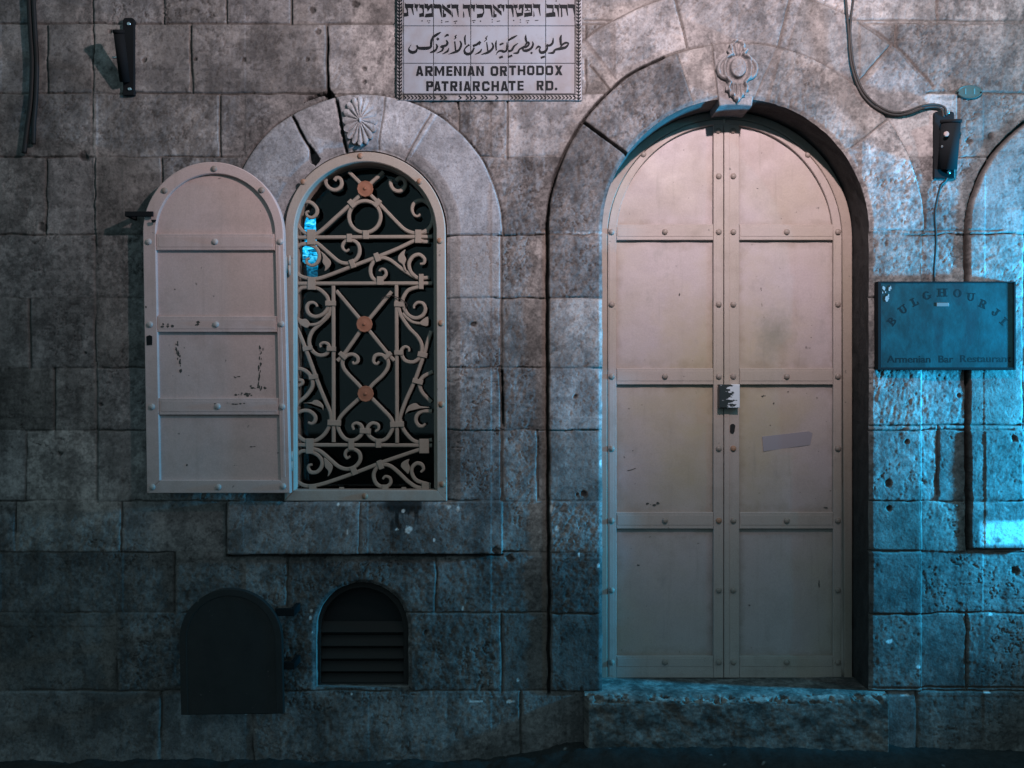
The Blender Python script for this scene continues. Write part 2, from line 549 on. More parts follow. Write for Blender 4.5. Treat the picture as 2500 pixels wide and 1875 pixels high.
# joints that read strongly in the photograph
def seg(a, b, w, s, wobble=1.0):
    d = dseg(U + wob_u * wobble, V + wob_v * wobble, a, b); joint(d, w, s)
wj = (fbm(U, V, 1 / 60, 2, 8) - 0.5) * 5
up = V < 570
joint(np.abs(d1 - 336 + wj), 4.5, 0.9, (V < 572) & (U < 1300))
joint(np.abs(d2 - 460 + wj), 6.5, 1.0, (V < 566) & (an2 > 100))
joint(np.abs(d2 - 460 + wj), 4.0, 0.75, (V < 566) & (an2 <= 100))
joint(np.abs(d2 - 596 + wj), 4.5, 0.8, (V < 566) & (an2 > 36) & (an2 < 131))
joint(np.abs(d4 - 328 + wj), 9.0, 1.0, (V < 571))
for a, b, w_, s_ in (((1335, 560), (1341, 1692), 8.5, 1.0), ((2249, 566), (2246, 1685), 3.0, 0.35), ((2360, 570), (2362, 1342), 10, 1.0),
                     ((2362, 1342), (2520, 1341), 6, 1.0), ((2497, 520), (2496, 1212), 4, 0.9), ((1223, 566), (1225, 1224), 5, 0.8),
                     ((1222, 896), (1228, 1040), 9, 1.0), ((556, 1224), (556, 1356), 7, 1.0), ((880, 1228), (880, 1350), 3, 0.7),
                     ((821, 240), (845, 372), 5.5, 1.0), ((942, 237), (925, 365), 3, 0.6), ((1052, 280), (987, 392), 3.5, 0.8), ((714, 282), (760, 368), 6, 1.0),
                     ((1421, 297), (1530, 378), 5, 1.0), ((1650, 130), (1693, 254), 4, 0.7), ((1737, 108), (1755, 250), 4.5, 0.85), ((1895, 118), (1838, 250), 3, 0.35),
                     ((2164, 294), (2076, 362), 4, 0.8), ((1646, -20), (1679, 119), 5, 0.95), ((1441, 160), (1491, 220), 5, 0.9), ((1935, -20), (1898, 119), 5, 0.9),
                     ((2097, 55), (2175, 108), 4.5, 0.9), ((2174, 112), (2101, 195), 4.5, 0.9), ((2188, 120), (2275, 218), 3.5, 0.6),
                     ((798, 60), (799, 240), 6.5, 1.0), ((465, 60), (470, 228), 5, 0.9), ((537, 230), (538, 383), 4.5, 0.9), ((1238, 247), (1239, 388), 4, 0.9),
                     ((2338, 240), (2338, 378), 4.5, 0.9), ((0, 57), (960, 59), 4, 0.8), ((330, 228), (800, 228), 4, 0.85), ((1428, 47), (1500, 48), 4, 0.8),
                     ((117, 57), (117, 228), 4, 0.8), ((112, 383), (112, 573), 4, 0.8), ((2070, 48), (2500, 52), 4, 0.85), ((2270, 224), (2500, 226), 4, 0.7),
                     ((557, 1356), (1226, 1354), 5, 1.0), ((132, 900), (132, 1050), 6, 0.9), ((72, 730), (75, 898), 7, 0.9), ((235, 890), (238, 1226), 7, 0.7),
                     ((296, 1226), (296, 1348), 4, 0.9), ((427, 1350), (427, 1497), 5, 0.9), ((700, 1350), (700, 1480), 4, 0.8), ((1225, 1500), (1225, 1690), 5, 0.8),
                     ((1272, 1690), (1272, 1860), 6, 0.9), ((2288, 1040), (2290, 1210), 4, 0.9), ((2360, 1494), (2360, 1680), 5, 0.9), ((711, -60), (712, 57), 5.5, 1.0),
                     ((1312, 1050), (1314, 1218), 4.5, 0.9), ((2120, 1679), (2500, 1679), 4, 0.8), ((2125, 1038), (2490, 1038), 4, 0.9), ((2125, 1345), (2250, 1345), 4, 0.9),
                     ((2125, 563), (2440, 564), 3.5, 0.7)):
    seg(a, b, w_, s_, 0.6)
# ring stones get an id each
def sect(mask, ang, cuts, base):
    global bid
    for k, c in enumerate([-400] + cuts):
        bid = np.where(mask & (ang > c), base + k, bid)
sect(reg == 1, an1, [58, 80, 101, 120], 3000)
sect(reg == 2, an2, [36, 76, 97, 108, 144], 3100)
sect(reg == 3, an2, [49, 74, 105, 128], 3200)
bid = np.where(reg == 4, 3300 + row * 2 + (U > 1795), bid)
bid = np.where(reg == 5, 3400 + np.where(V < 571, 0, row), bid)
bid = np.where(reg == 6, 3500 + row, bid)
bid = np.where(reg == 7, 3600 + (U > 880), bid)
nb = int(bid.max()) + 1
R1, R2, R3, R4, R5 = [rr.random(nb) for _ in range(5)]
b1, b2, b3, b4, b5 = R1[bid], R2[bid], R3[bid], R4[bid], R5[bid]

# relief (metres toward the street)
n_a = fbm(U, V, 1 / 70, 3, 20) - 0.5
n_b = fbm(U, V, 1 / 18, 4, 30) - 0.5
n_c = fbm(U, V, 1 / 6, 3, 40) - 0.5
_ca, _sa = np.cos(b2 * 3.1416), np.sin(b2 * 3.1416)      # every block tooled in its own direction
chis = fbm(U * _ca + V * _sa, V * _ca - U * _sa, 1 / 34, 3, 50, 1 / 6) - 0.5
pit = sst(fbm(U, V, 1 / 12, 3, 60) + 0.10 * (b1 - 0.6), 0.69, 0.78)
rough = 0.30 + 0.55 * b3
smoothst = np.isin(reg, [1, 6])
rough = np.where(smoothst, rough * 0.55, rough)
H = (b1 - 0.5) * 0.010 + ((b2 - 0.5) * (U % 300 - 150) + (b4 - 0.5) * (V % 170 - 85)) * 2.2e-5
H = H + rough * (n_a * 0.011 + n_b * 0.0055 + n_c * 0.0045 + chis * 0.0034 * (0.3 + b5))
H = H - pit * 0.0022 * rough
H = H - E * 0.0016 - J * 0.005 - J ** 3 * 0.010
H = np.where(reg == 1, H + 0.010, H)
H = np.where(reg == 5, H + 0.014, H)
H = np.where(reg == 7, H + 0.030, H)
H = np.where(reg == 2, H + 0.012, H)
H = np.where(reg == 4, H + 0.009, H)
H = H + 0.004 * ((np.abs(U - 233) < 5) & (V > 228) & (V < 560))
# arris wear round the openings
for A in (DOOR, WIN, VENT):
    s = sd_arch(U, V, A)
    H = H - 0.010 * (1 - sst(s, 0, 9)) * (0.5 + fbm(U, V, 1 / 22, 3, 70))
# splayed inner edge of the window surround
s = sd_arch(U, V, WIN)
H = H - 0.020 * (1 - sst(s, 0, 34)) * (np.isin(reg, [1, 6]))

GR = np.zeros(U.shape)
for d_, w_ in ((np.where((V < 566) & (an2 > 112), np.abs(d2 - 460 + wj), 99), 4.2), (dseg(U + wob_u * 0.6, V, (1335, 560), (1341, 1692)), 4.2),
               (np.where(V < 571, np.abs(d4 - 328 + wj), 99), 4.5), (dseg(U + wob_u * 0.6, V, (2360, 570), (2362, 1342)), 5.5), (dseg(U + wob_u * 0.4, V, (799, 90), (800, 232)), 3.0),
               (dseg(U, V + wob_v * 0.5, (557, 1355), (1226, 1354)), 3.5), (dseg(U, V, (824, 250), (845, 366)), 3.0), (dseg(U + wob_u * 0.3, V, (1424, 299), (1528, 376)), 2.6),
               (dseg(U + wob_u * 0.4, V, (1226, 905), (1228, 1035)), 2.6), (dseg(U + wob_u * 0.4, V, (716, 286), (757, 360)), 2.6)):
    GR = np.maximum(GR, 1 - sst(d_ + (fbm(U, V, 1 / 25, 2, 310) - 0.5) * 3, w_ * 0.5, w_ * 1.15))
H = H - GR * 0.030
ck = (1 - sst(np.abs(fbm(U, V, 1 / 48, 5, 300, None, 0.6) - 0.5), 0.003, 0.014)) * sst(fbm(U, V, 1 / 90, 2, 320), 0.50, 0.60) * (0.3 + b3) * (reg != 1)
H = H - ck * 0.0045
# albedo: stone kind, grime, lichen, streaks
st1 = fbm(U, V, 1 / 110, 5, 80); st2 = fbm(U, V, 1 / 44, 5, 90, None, 0.80); st3 = fbm(U, V, 1 / 30, 4, 100, 1 / 260)
st4 = fbm(U, V, 1 / 9, 4, 110, None, 0.65)
val = 0.90 + 0.42 * (b5 - 0.5)
val = val * (0.78 + 0.38 * sst(st1, 0.32, 0.68)) * (0.74 + 0.42 * sst(st2, 0.40, 0.58)) * (0.86 + 0.24 * sst(st3, 0.35, 0.65))
val = val * (1.0 - (0.10 + 0.30 * b3) * (1 - sst(st4, 0.38, 0.56))) * (1 - 0.30 * pit)
for tx, ty, tf in ((1170, 320, .66), (1290, 320, 1.32), (1180, 470, .74), (1290, 640, .80), (1400, 640, .80), (1400, 980, 1.12), (1180, 980, 1.12), (1180, 1130, 1.05),
                   (1800, 60, .80), (1560, 90, 1.08), (2050, 330, .86), (2200, 470, 1.02), (2130, 90, .82), (2230, 150, .86), (2330, 140, .86), (2400, 20, .9), (2440, 470, .9), (2185, 640, .95), (560, 330, .74), (640, 140, 1.04), (1450, 450, .78), (1660, 170, .85),
                   (2300, 470, .74), (2430, 300, .78), (2200, 1120, 1.2), (2200, 1270, .8), (2310, 1120, .8), (2300, 1590, .8), (60, 300, .9), (60, 480, .85), (170, 480, .95),
                   (150, 650, .9), (180, 980, 1.1), (30, 980, .8), (160, 1130, 1.12), (2440, 1120, .75), (2440, 980, .75), (2440, 800, .75), (900, 140, 1.05)):
    ii, jj = int(np.argmin(np.abs(vv - ty))), int(np.argmin(np.abs(uu - tx)))
    val = np.where(bid == bid[ii, jj], val * tf, val)
val = np.where((row >= 18) & (reg != 5), val * 0.66, val)        # all courses below the sill toned darker
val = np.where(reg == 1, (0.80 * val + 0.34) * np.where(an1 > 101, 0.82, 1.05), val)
val = np.where(reg == 7, val * 0.74, val)
val = np.where((reg == 6) & (V < 760), 0.5 * val + 0.62, val)
val = np.where(np.isin(reg, [2, 4]), val * 0.93, val)
base = np.array([0.310, 0.290, 0.290])
alt = np.array([0.272, 0.243, 0.226])
tm = (0.55 * b4 + 0.45 * st2)[..., None]
C = base * (1 - tm) + alt * tm
C = np.where((reg == 1)[..., None], np.array([0.335, 0.33, 0.345]), C)
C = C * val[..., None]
mort = np.array([0.12, 0.106, 0.097])
C = C * (1 - 0.9 * J[..., None]) + mort * 0.9 * J[..., None]
C = C * (1 - 0.6 * GR[..., None]) * (1 - 0.42 * np.clip(ck, 0, 1)[..., None])
# brownish mortar band left of the door surround, pale run of an old cable
band = (1 - sst(np.abs(U - 1329), 3, 9)) * ((V > 560) & (V < 1690))
C = C * (1 - 0.6 * band[..., None]) + np.array([0.17, 0.125, 0.10]) * 0.6 * band[..., None]
pale = (1 - sst(np.abs(U - 233), 2, 6)) * ((V > 240) & (V < 560))
C = C * (1 + 0.35 * pale[..., None])
# soot drip under the window
dr = (1 - sst(np.hypot((U - 985) / 70, (V - 1232) / 26), 0.5, 1.0)) * (V > 1222)
dr2 = (1 - sst(np.abs(U - 985), 25, 62)) * sst(fbm(U, V, 1 / 14, 3, 120, 1 / 120), 0.47, 0.60) * (1 - sst(V, 1255, 1345)) * (V > 1222)
dk = np.clip(dr + dr2, 0, 1)[..., None]
C = C * (1 - 0.85 * dk)
# vertical water stains under the frame on the lower wall
# old plaster repair on the right
pl = (sst(fbm(U, V, 1 / 30, 4, 130), 0.16, 0.30) * (1 - sst(np.abs(V - 1300 + 0.02 * (U - 2440)), 22, 34 + 0 * U)) * sst(U, 2383, 2402) * (U < 2640))[..., None]
C = C * (1 - pl) + np.array([0.84, 0.84, 0.84]) * pl
# white paint flecks
def fleck(x, y, rx, ry, v=0.75):
    global C
    m = (np.abs(U - x) < rx * 3) & (np.abs(V - y) < ry * 3)
    d = np.hypot((U - x) / rx, (V - y) / ry) + (st4 - 0.5) * 1.6
    k = ((1 - sst(d, 0.6, 1.1)) * m)[..., None]
    C = C * (1 - k) + v * k
for p in ((1119, 1240, 4, 9), (1097, 1237, 6, 7), (851, 1297, 3, 8), (986, 1247, 4, 4), (1000, 1290, 9, 9), (727, 1488, 4, 6), (760, 1491, 4, 5), (759, 1508, 3, 5),
          (1130, 1486, 3, 6), (717, 1615, 3, 8), (858, 1694, 4, 4), (763, 1543, 3, 3), (970, 1290, 5, 4), (1061, 1316, 3, 4), (828, 1230, 4, 4),
          (1413, 1354, 3, 5), (1466, 1132, 3, 7), (1460, 1380, 4, 7), (1346, 1240, 4, 9), (1360, 1290, 5, 9), (2012, 0, 1, 1), (2210, 1697, 12, 3), (2410, 1690, 10, 3),
          (2240, 1626, 5, 4), (2170, 1565, 8, 6), (2415, 1500, 8, 3), (1245, 1712, 12, 4), (1160, 1712, 20, 2), (600, 1742, 5, 2), (1265, 1660, 3, 5)):
    fleck(*p)
# holes and gaps
def hole(poly, depth):
    global H, C
    m = inpoly(U + wob_u * 0.5, V + wob_v * 0.5, poly)
    H = np.where(m, H - depth, H); C = np.where(m[..., None], C * 0.25, C)
def rhole(x, y, r, depth):
    global H, C
    d = np.hypot(U - x, V - y) + (st4 - 0.5) * r
    k = 1 - sst(d, r * 0.55, r)
    H = H - k * depth * 0.65; C = C * (1 - 0.6 * k[..., None])
hole([(756, 352), (782, 388), (768, 404), (755, 394)], 0.05)
hole([(742, 250), (748, 238), (770, 230), (798, 222), (800, 190), (805, 218), (818, 234), (800, 243), (790, 232), (765, 240), (748, 246)], 0.04)
for x, y, r in ((352, 147, 8), (478, 145, 6), (596, 146, 7), (889, 168, 7), (889, 199, 6), (778, 78, 10), (762, 24, 9), (868, 10, 10), (750, 145, 7), (1452, 65, 4),
                (1156, 792, 8), (1243, 1362, 11), (1212, 1342, 12), (270, 78, 6), (288, 90, 4), (105, 555, 13), (245, 988, 6), (145, 1108, 7), (208, 862, 5),
                (2210, 745, 6), (2340, 965, 6), (2168, 1180, 10), (2212, 1078, 6), (2168, 1240, 8), (1404, 968, 6), (1424, 1205, 9), (1409, 1208, 5), (2480, 1395, 12),
                (2470, 1070, 9), (1040, 1620, 4), (1040, 1543, 6), (205, 383, 14), (2420, 330, 10), (2365, 345, 9)):
    rhole(x, y, r, 0.014)
C = np.clip(C, 0.02, 0.85)

# mesh
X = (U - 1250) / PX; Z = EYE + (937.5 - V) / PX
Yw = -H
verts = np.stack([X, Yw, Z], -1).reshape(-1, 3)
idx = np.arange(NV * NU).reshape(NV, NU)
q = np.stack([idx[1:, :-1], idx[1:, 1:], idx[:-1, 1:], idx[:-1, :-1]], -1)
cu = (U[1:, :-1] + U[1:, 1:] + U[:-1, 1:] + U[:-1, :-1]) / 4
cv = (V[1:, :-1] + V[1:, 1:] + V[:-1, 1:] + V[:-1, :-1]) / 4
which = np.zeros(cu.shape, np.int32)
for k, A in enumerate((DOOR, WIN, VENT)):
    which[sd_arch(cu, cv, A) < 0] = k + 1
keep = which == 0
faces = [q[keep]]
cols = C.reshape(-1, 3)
allv = [verts]; allc = [cols]
nbase = len(verts)
# returns of the openings: the rim of each hole drawn back into the wall
for k, depth in ((1, 0.30), (2, 0.40), (3, 0.22)):
    rem = which == k
    kp = ~rem
    eds = []
    a = kp[:, :-1] & rem[:, 1:]; i, j = np.nonzero(a); eds.append(np.stack([idx[i, j + 1], idx[i + 1, j + 1]], -1))
    a = rem[:, :-1] & kp[:, 1:]; i, j = np.nonzero(a); eds.append(np.stack([idx[i + 1, j + 1], idx[i, j + 1]], -1))
    a = kp[:-1] & rem[1:]; i, j = np.nonzero(a); eds.append(np.stack([idx[i + 1, j + 1], idx[i + 1, j]], -1))
    a = rem[:-1] & kp[1:]; i, j = np.nonzero(a); eds.append(np.stack([idx[i + 1, j], idx[i + 1, j + 1]], -1))
    ed = np.concatenate(eds)
    bv, inv = np.unique(ed, return_inverse=True)
    inv = inv.reshape(ed.shape)
    lv = [None, 0.003, 0.012, 0.022, 0.034, 0.05, 0.066, 0.082, 0.10, 0.12, 0.14, 0.16, 0.18, 0.20, depth]
    for d in lv:
        p = verts[bv].copy()
        if d is not None:
            bu, bvv = U.ravel()[bv], V.ravel()[bv]
            jit = (fbm(bu + d * 700, bvv + d * 400, 1 / 30, 3, 140) - 0.5) * 0.010
            A = (DOOR, WIN, VENT)[k - 1]
            g1 = (sd_arch(bu + 1, bvv, A) - sd_arch(bu - 1, bvv, A)) / 2
            g2 = (sd_arch(bu, bvv + 1, A) - sd_arch(bu, bvv - 1, A)) / 2
            p[:, 0] += g1 * jit; p[:, 2] -= g2 * jit
            p[:, 1] = np.maximum(d, p[:, 1] + 0.002)
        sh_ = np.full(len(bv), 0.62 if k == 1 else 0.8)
        if k == 1: sh_ = np.where((verts[bv][:, 0] > 1.2), 0.16, 0.45)       # the right-hand return is toned darker than the rest
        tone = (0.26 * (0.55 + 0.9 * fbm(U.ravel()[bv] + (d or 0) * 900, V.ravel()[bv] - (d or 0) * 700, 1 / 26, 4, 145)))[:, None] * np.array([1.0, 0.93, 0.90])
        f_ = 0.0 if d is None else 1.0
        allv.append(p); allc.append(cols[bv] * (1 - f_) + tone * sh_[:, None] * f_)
    n = len(bv)
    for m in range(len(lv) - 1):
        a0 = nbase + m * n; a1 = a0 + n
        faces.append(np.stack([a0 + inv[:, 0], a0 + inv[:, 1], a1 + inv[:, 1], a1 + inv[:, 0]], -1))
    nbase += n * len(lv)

def np_mesh(name, verts, faces, cols, material):
    me = bpy.data.meshes.new(name)
    nf = len(faces)
    me.vertices.add(len(verts)); me.vertices.foreach_set("co", np.ascontiguousarray(verts, np.float32).ravel())
    me.loops.add(nf * 4); me.loops.foreach_set("vertex_index", np.ascontiguousarray(faces, np.int32).ravel())
    me.polygons.add(nf); me.polygons.foreach_set("loop_start", np.arange(0, nf * 4, 4, dtype=np.int32))
    me.polygons.foreach_set("use_smooth", np.ones(nf, bool))
    me.update(calc_edges=True)
    if cols is not None:
        at = me.color_attributes.new("Col", 'FLOAT_COLOR', 'POINT')
        c4 = np.ones((len(verts), 4), np.float32); c4[:, :3] = cols
        at.data.foreach_set("color", c4.ravel())
    me.materials.append(material)
    return me
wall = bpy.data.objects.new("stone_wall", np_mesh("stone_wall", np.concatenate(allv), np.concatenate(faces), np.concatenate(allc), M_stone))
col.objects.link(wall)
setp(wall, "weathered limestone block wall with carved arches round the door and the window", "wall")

def patch(name, box, cell, sdf, hfun, back, material, parent, colr=(0.35, 0.32, 0.31)):
    """carved relief: grid clipped to sdf<0, outline snapped, skirt back to y=back"""
    us = np.arange(box[0], box[2], cell); vs_ = np.arange(box[1], box[3], cell)
    u, v = np.meshgrid(us, vs_)
    s = sdf(u, v); e = 0.1
    gx = (sdf(u + e, v) - sdf(u - e, v)) / (2 * e); gy = (sdf(u, v + e) - sdf(u, v - e)) / (2 * e)
    near = np.abs(s) < cell * 0.7
    u = np.where(near, u - s * gx, u); v = np.where(near, v - s * gy, v)
    h = hfun(u, v)
    vt = np.stack([(u - 1250) / PX, -h, EYE + (937.5 - v) / PX], -1).reshape(-1, 3)
    ix = np.arange(u.size).reshape(u.shape)
    qq = np.stack([ix[1:, :-1], ix[1:, 1:], ix[:-1, 1:], ix[:-1, :-1]], -1)
    c_u = (u[1:, :-1] + u[1:, 1:] + u[:-1, 1:] + u[:-1, :-1]) / 4; c_v = (v[1:, :-1] + v[1:, 1:] + v[:-1, 1:] + v[:-1, :-1]) / 4
    kp = sdf(c_u, c_v) < 0
    fs = [qq[kp]]
    kq = np.pad(kp, 1)
    eds = []
    for (di, dj, e0, e1) in ((0, 1, (0, 1), (1, 1)), (0, -1, (1, 0), (0, 0)), (1, 0, (1, 1), (1, 0)), (-1, 0, (0, 0), (0, 1))):
        nbk = kq[1 + di:kq.shape[0] - 1 + di, 1 + dj:kq.shape[1] - 1 + dj]
        i, j = np.nonzero(kp & ~nbk)
        eds.append(np.stack([ix[i + e0[0], j + e0[1]], ix[i + e1[0], j + e1[1]]], -1))
    ed = np.concatenate(eds); bv, inv = np.unique(ed, return_inverse=True); inv = inv.reshape(ed.shape)
    p0 = vt[bv].copy(); p1 = vt[bv].copy(); p1[:, 1] = back
    n0 = len(vt); n1 = n0 + len(bv)
    fs.append(np.stack([n0 + inv[:, 0], n0 + inv[:, 1], n1 + inv[:, 1], n1 + inv[:, 0]], -1))
    va = np.concatenate([vt, p0, p1]); fa = np.concatenate(fs)
    used, inv2 = np.unique(fa, return_inverse=True)
    va = va[used]; fa = inv2.reshape(fa.shape)
    off = origin(parent)
    va = va - np.array([off.x, off.y, off.z])
    o = bpy.data.objects.new(name, np_mesh(name, va, fa, np.tile(np.array(colr), (len(va), 1)), material))
    col.objects.link(o); o.parent = parent
    return o

# carved flower over the window
def ros_sd(u, v):
    x = (u - 881) / 42; y = (v - 298) / 60
    a = np.arctan2(y, x); r = np.hypot(x, y)
    lobe = 0.80 + 0.20 * np.abs(np.cos(a * 8)) ** 0.7
    return (r - lobe) * 42
def ros_h(u, v):
    x = (u - 881) / 42; y = (v - 298) / 60
    a = np.arctan2(y, x); r = np.hypot(x, y)
    ridge = np.abs(np.cos(a * 8)) ** 0.45
    worn = sst((u - 881) / 42 - (v - 298) / 60, 0.5, 1.2)
    return 0.011 + (0.020 + 0.008 * (1 - r) * ridge - 0.011 * (1 - ridge) * sst(r, 0, 0.3) + 0.010 * (1 - sst(r, 0, 0.12))) * (1 - 0.5 * worn) + (fbm(u, v, 1 / 6, 3, 150) - 0.5) * 0.004
patch("carved_flower", (836, 234, 926, 362), 1.1, ros_sd, ros_h, 0.01, M_flower, wall)

# keystone of the door arch with its carved cartouche
kb = MB()
kb.prism([(1742, 125), (1852, 125), (1836, 258.5), (1816, 256.5), (1776, 256), (1757, 258.5)], -0.006, 0.20, 0.004)
kb.build("keystone", M_carve, wall)
half = [(1798, 99), (1787, 102), (1783, 109), (1778, 113), (1779, 121), (1772, 126), (1778, 136), (1768, 139), (1756, 149), (1749, 160), (1747, 172), (1751, 187), (1758, 194),
        (1770, 199), (1775, 206), (1770, 214), (1769, 224), (1777, 228), (1779, 237), (1787, 239), (1790, 246), (1798, 253)]
cart = half + [(2 * 1798 - a, b) for a, b in half[-2:0:-1]]
def cart_sd(u, v):
    return np.where(inpoly(u, v, cart), -1, 1) * dpoly(u, v, cart)
def cart_h(u, v):
    s = -cart_sd(u, v)
    h = 0.017 + 0.013 * (1 - sst(np.abs(s - 4.5), 1.5, 5.5))           # plate with a raised scrolled rim
    a = np.arctan2(v - 152, u - 1798)
    top = sst(142 - v, 0, 8); bot = sst(v - 204, 0, 8)
    h = h + top * (0.006 + 0.007 * np.cos(a * 15)) + bot * (0.004 + 0.007 * np.cos((u - 1798) * 0.62))
    ov = np.hypot((u - 1799) / 20, (v - 170) / 25)
    h = h + 0.012 * (1 - sst(np.abs(ov - 1.62), 0.05, 0.24)) * (1 - top) * (1 - bot)      # wreath round the oval
    h = h - 0.006 * (1 - sst(np.abs(ov - 1.20), 0.06, 0.2)) + 0.021 * (1 - sst(ov, 0.86, 1.02)) + 0.004 * (1 - ov ** 2).clip(0)
    return h + (fbm(u, v, 1 / 5, 3, 160) - 0.5) * 0.004
patch("carved_cartouche", (1742, 94, 1854, 258), 1.1, cart_sd, cart_h, 0.0, M_carve, wall)

# ================================================================= GROUND AND STEP
gx = np.concatenate([np.linspace(-30, -3.2, 30, endpoint=False), np.arange(-3.2, 3.4, 0.012), np.linspace(3.4, 30, 30)])
gy = np.concatenate([np.linspace(-30, -1.0, 40, endpoint=False), np.arange(-1.0, 0.10, 0.012)])
GX, GY = np.meshgrid(gx, gy)
gu = GX * PX + 1250
prof = np.interp(gu, [-500, 1190, 1290, 1400, 1500, 1950, 2160, 2300, 2500, 3200], [1856, 1856, 1840, 1812, 1806, 1808, 1820, 1828, 1832, 1836])
gz = EYE + (937.5 - prof) / PX
bump = np.exp(-((np.clip(-GY, 0, None)) / 0.40) ** 2)
GZ = -0.02 + (gz + 0.02) * bump + (fbm(GX * 500, GY * 500, 1 / 60, 4, 200) - 0.5) * 0.035 + (fbm(GX * 500, GY * 500, 1 / 9, 3, 210) - 0.5) * 0.014
gi = np.arange(GX.size).reshape(GX.shape)
gq = np.stack([gi[:-1, :-1], gi[:-1, 1:], gi[1:, 1:], gi[1:, :-1]], -1).reshape(-1, 4)
gc = 0.030 * (0.6 + 0.8 * fbm(GX * 500, GY * 500, 1 / 25, 4, 220))
gf = fbm(GX * 500, GY * 500, 1 / 5, 2, 230) > 0.90
gcol = np.stack([gc, gc, gc], -1); gcol[gf] = 0.22
M_ground = stone_mat("dark_paving")
gr = bpy.data.objects.new("ground", np_mesh("ground", np.stack([GX, GY, GZ], -1).reshape(-1, 3), gq, gcol.reshape(-1, 3), M_ground))
col.objects.link(gr); setp(gr, kind="structure")

# worn stone step: top and front as one sheet, swept along x
sx = np.arange(1426, 2163, 2.0)
topw = 0.31
prof_pts = []   # (y, z) from the back of the threshold over the worn nose and down the front
for t in np.linspace(0, 1, 60): prof_pts.append((0.30 - t * 0.352, EYE - 1.497))
for t in np.linspace(0, 1, 10)[1:]: prof_pts.append((-0.052 - 0.026 * math.sin(t * math.pi / 2), EYE - 1.497 - 0.026 * (1 - math.cos(t * math.pi / 2))))
for t in np.linspace(0, 1, 90)[1:]: prof_pts.append((-0.078, EYE - 1.523 - t * 0.36))
pp = np.array(prof_pts)
SU, ST = np.meshgrid(sx, np.arange(len(pp)))
SY = pp[ST, 0]; SZ = pp[ST, 1]
ln = ST * 3.0
nz = (fbm(SU, ln, 1 / 80, 3, 240) - 0.5) * 0.014 + (fbm(SU, ln, 1 / 12, 4, 250) - 0.5) * 0.0045
wear = sst(1 - np.abs((SU - 1760) / 330), 0, 0.9) * 0.018
top = ST < 60
edge = np.clip(1 - np.abs(ST - 63) / 9.0, 0, 1)
chip = sst(fbm(SU, ln, 1 / 16, 4, 260), 0.45, 0.7) * edge * 0.035
SZ = SZ + np.where(top, nz * 0.5 - wear * 0.5, 0) - edge * wear - chip * 0.6
SY = SY - np.where(top, 0, nz) + chip * 0.6
endr = np.minimum(SU - 1426, 2161 - SU)
SY = SY + np.where(top, 0, 0.05 * (1 - sst(endr, 0, 8)))
sc_ = 0.165 * (0.45 + 0.75 * sst(fbm(SU, ln, 1 / 40, 5, 270, None, 0.6), 0.32, 0.68)) * (0.75 + 0.45 * sst(fbm(SU, ln, 1 / 8, 3, 280), 0.35, 0.65))
sc_ = sc_ + edge * 0.16 * sst(fbm(SU, ln, 1 / 11, 3, 290), 0.45, 0.62)
scol = np.stack([sc_ * 1.06, sc_ * 0.96, sc_ * 0.90], -1)
sm = np.stack([(SU - 1250) / PX, SY, SZ], -1)
si = np.arange(SU.size).reshape(SU.shape)
sq = np.stack([si[1:, :-1], si[1:, 1:], si[:-1, 1:], si[:-1, :-1]], -1).reshape(-1, 4)
sv = sm.reshape(-1, 3); sc2 = scol.reshape(-1, 3)
# end faces
for cidx, flip in ((0, False), (SU.shape[1] - 1, True)):
    a = sm[:, cidx].copy(); b = a.copy(); b[:, 1] = 0.30
    n0 = len(sv); n = len(a)
    sv = np.concatenate([sv, a, b]); sc2 = np.concatenate([sc2, scol[:, cidx], scol[:, cidx]])
    k = np.arange(n - 1)
    f = np.stack([n0 + k, n0 + k + 1, n0 + n + k + 1, n0 + n + k], -1)
    sq = np.concatenate([sq, f[:, ::-1] if flip else f])
step = bpy.data.objects.new("door_step", np_mesh("door_step", sv, sq, sc2, M_step))
col.objects.link(step)
setp(step, "worn chipped stone step below the double metal door", "step")

# ================================================================= DOUBLE DOOR
YD = 0.200
door = empty("double_door", (1.09, YD, EYE - 1.497), "tall arched double door of riveted pinkish beige metal panels", "door")
fr = MB()
outer = [(1459, 1656)] + arc(1769.7, 582.5, 311, 311, 180, 0, 64) + [(2081, 1656)]
inner = [(1483, 1656)] + arc(1769.7, 582.5, 287, 293, 180, 0, 64) + [(2062.5, 1656)]
fr.strip(outer, inner, YD + 0.004, YD + 0.10, 0.003)
fr.build("door_frame", M_jamb, door)

# bolt heads, one mesh per finish
def bolt_mesh(name, m, r=0.0152, h=0.0105):
    b = MB()
    b.lathe((0, 0, 0), [(r, 0.004), (r, -0.0015), (r * 0.93, -h * 0.40), (r * 0.70, -h * 0.74), (r * 0.36, -h * 0.95), (r * 0.1, -h)], 10)
    return b.mesh(name, m)
ME_bolt = bolt_mesh("bolt", M_bolt); ME_rbolt = bolt_mesh("rusty_bolt", M_rust)
ME_sbolt = bolt_mesh("silver_bolt", paint_mat("worn_bolt", (0.50, 0.44, 0.42), (0.22, 0.18, 0.16), 0.32, (0.40, 0.33, 0.29), 0.7, 7.7))

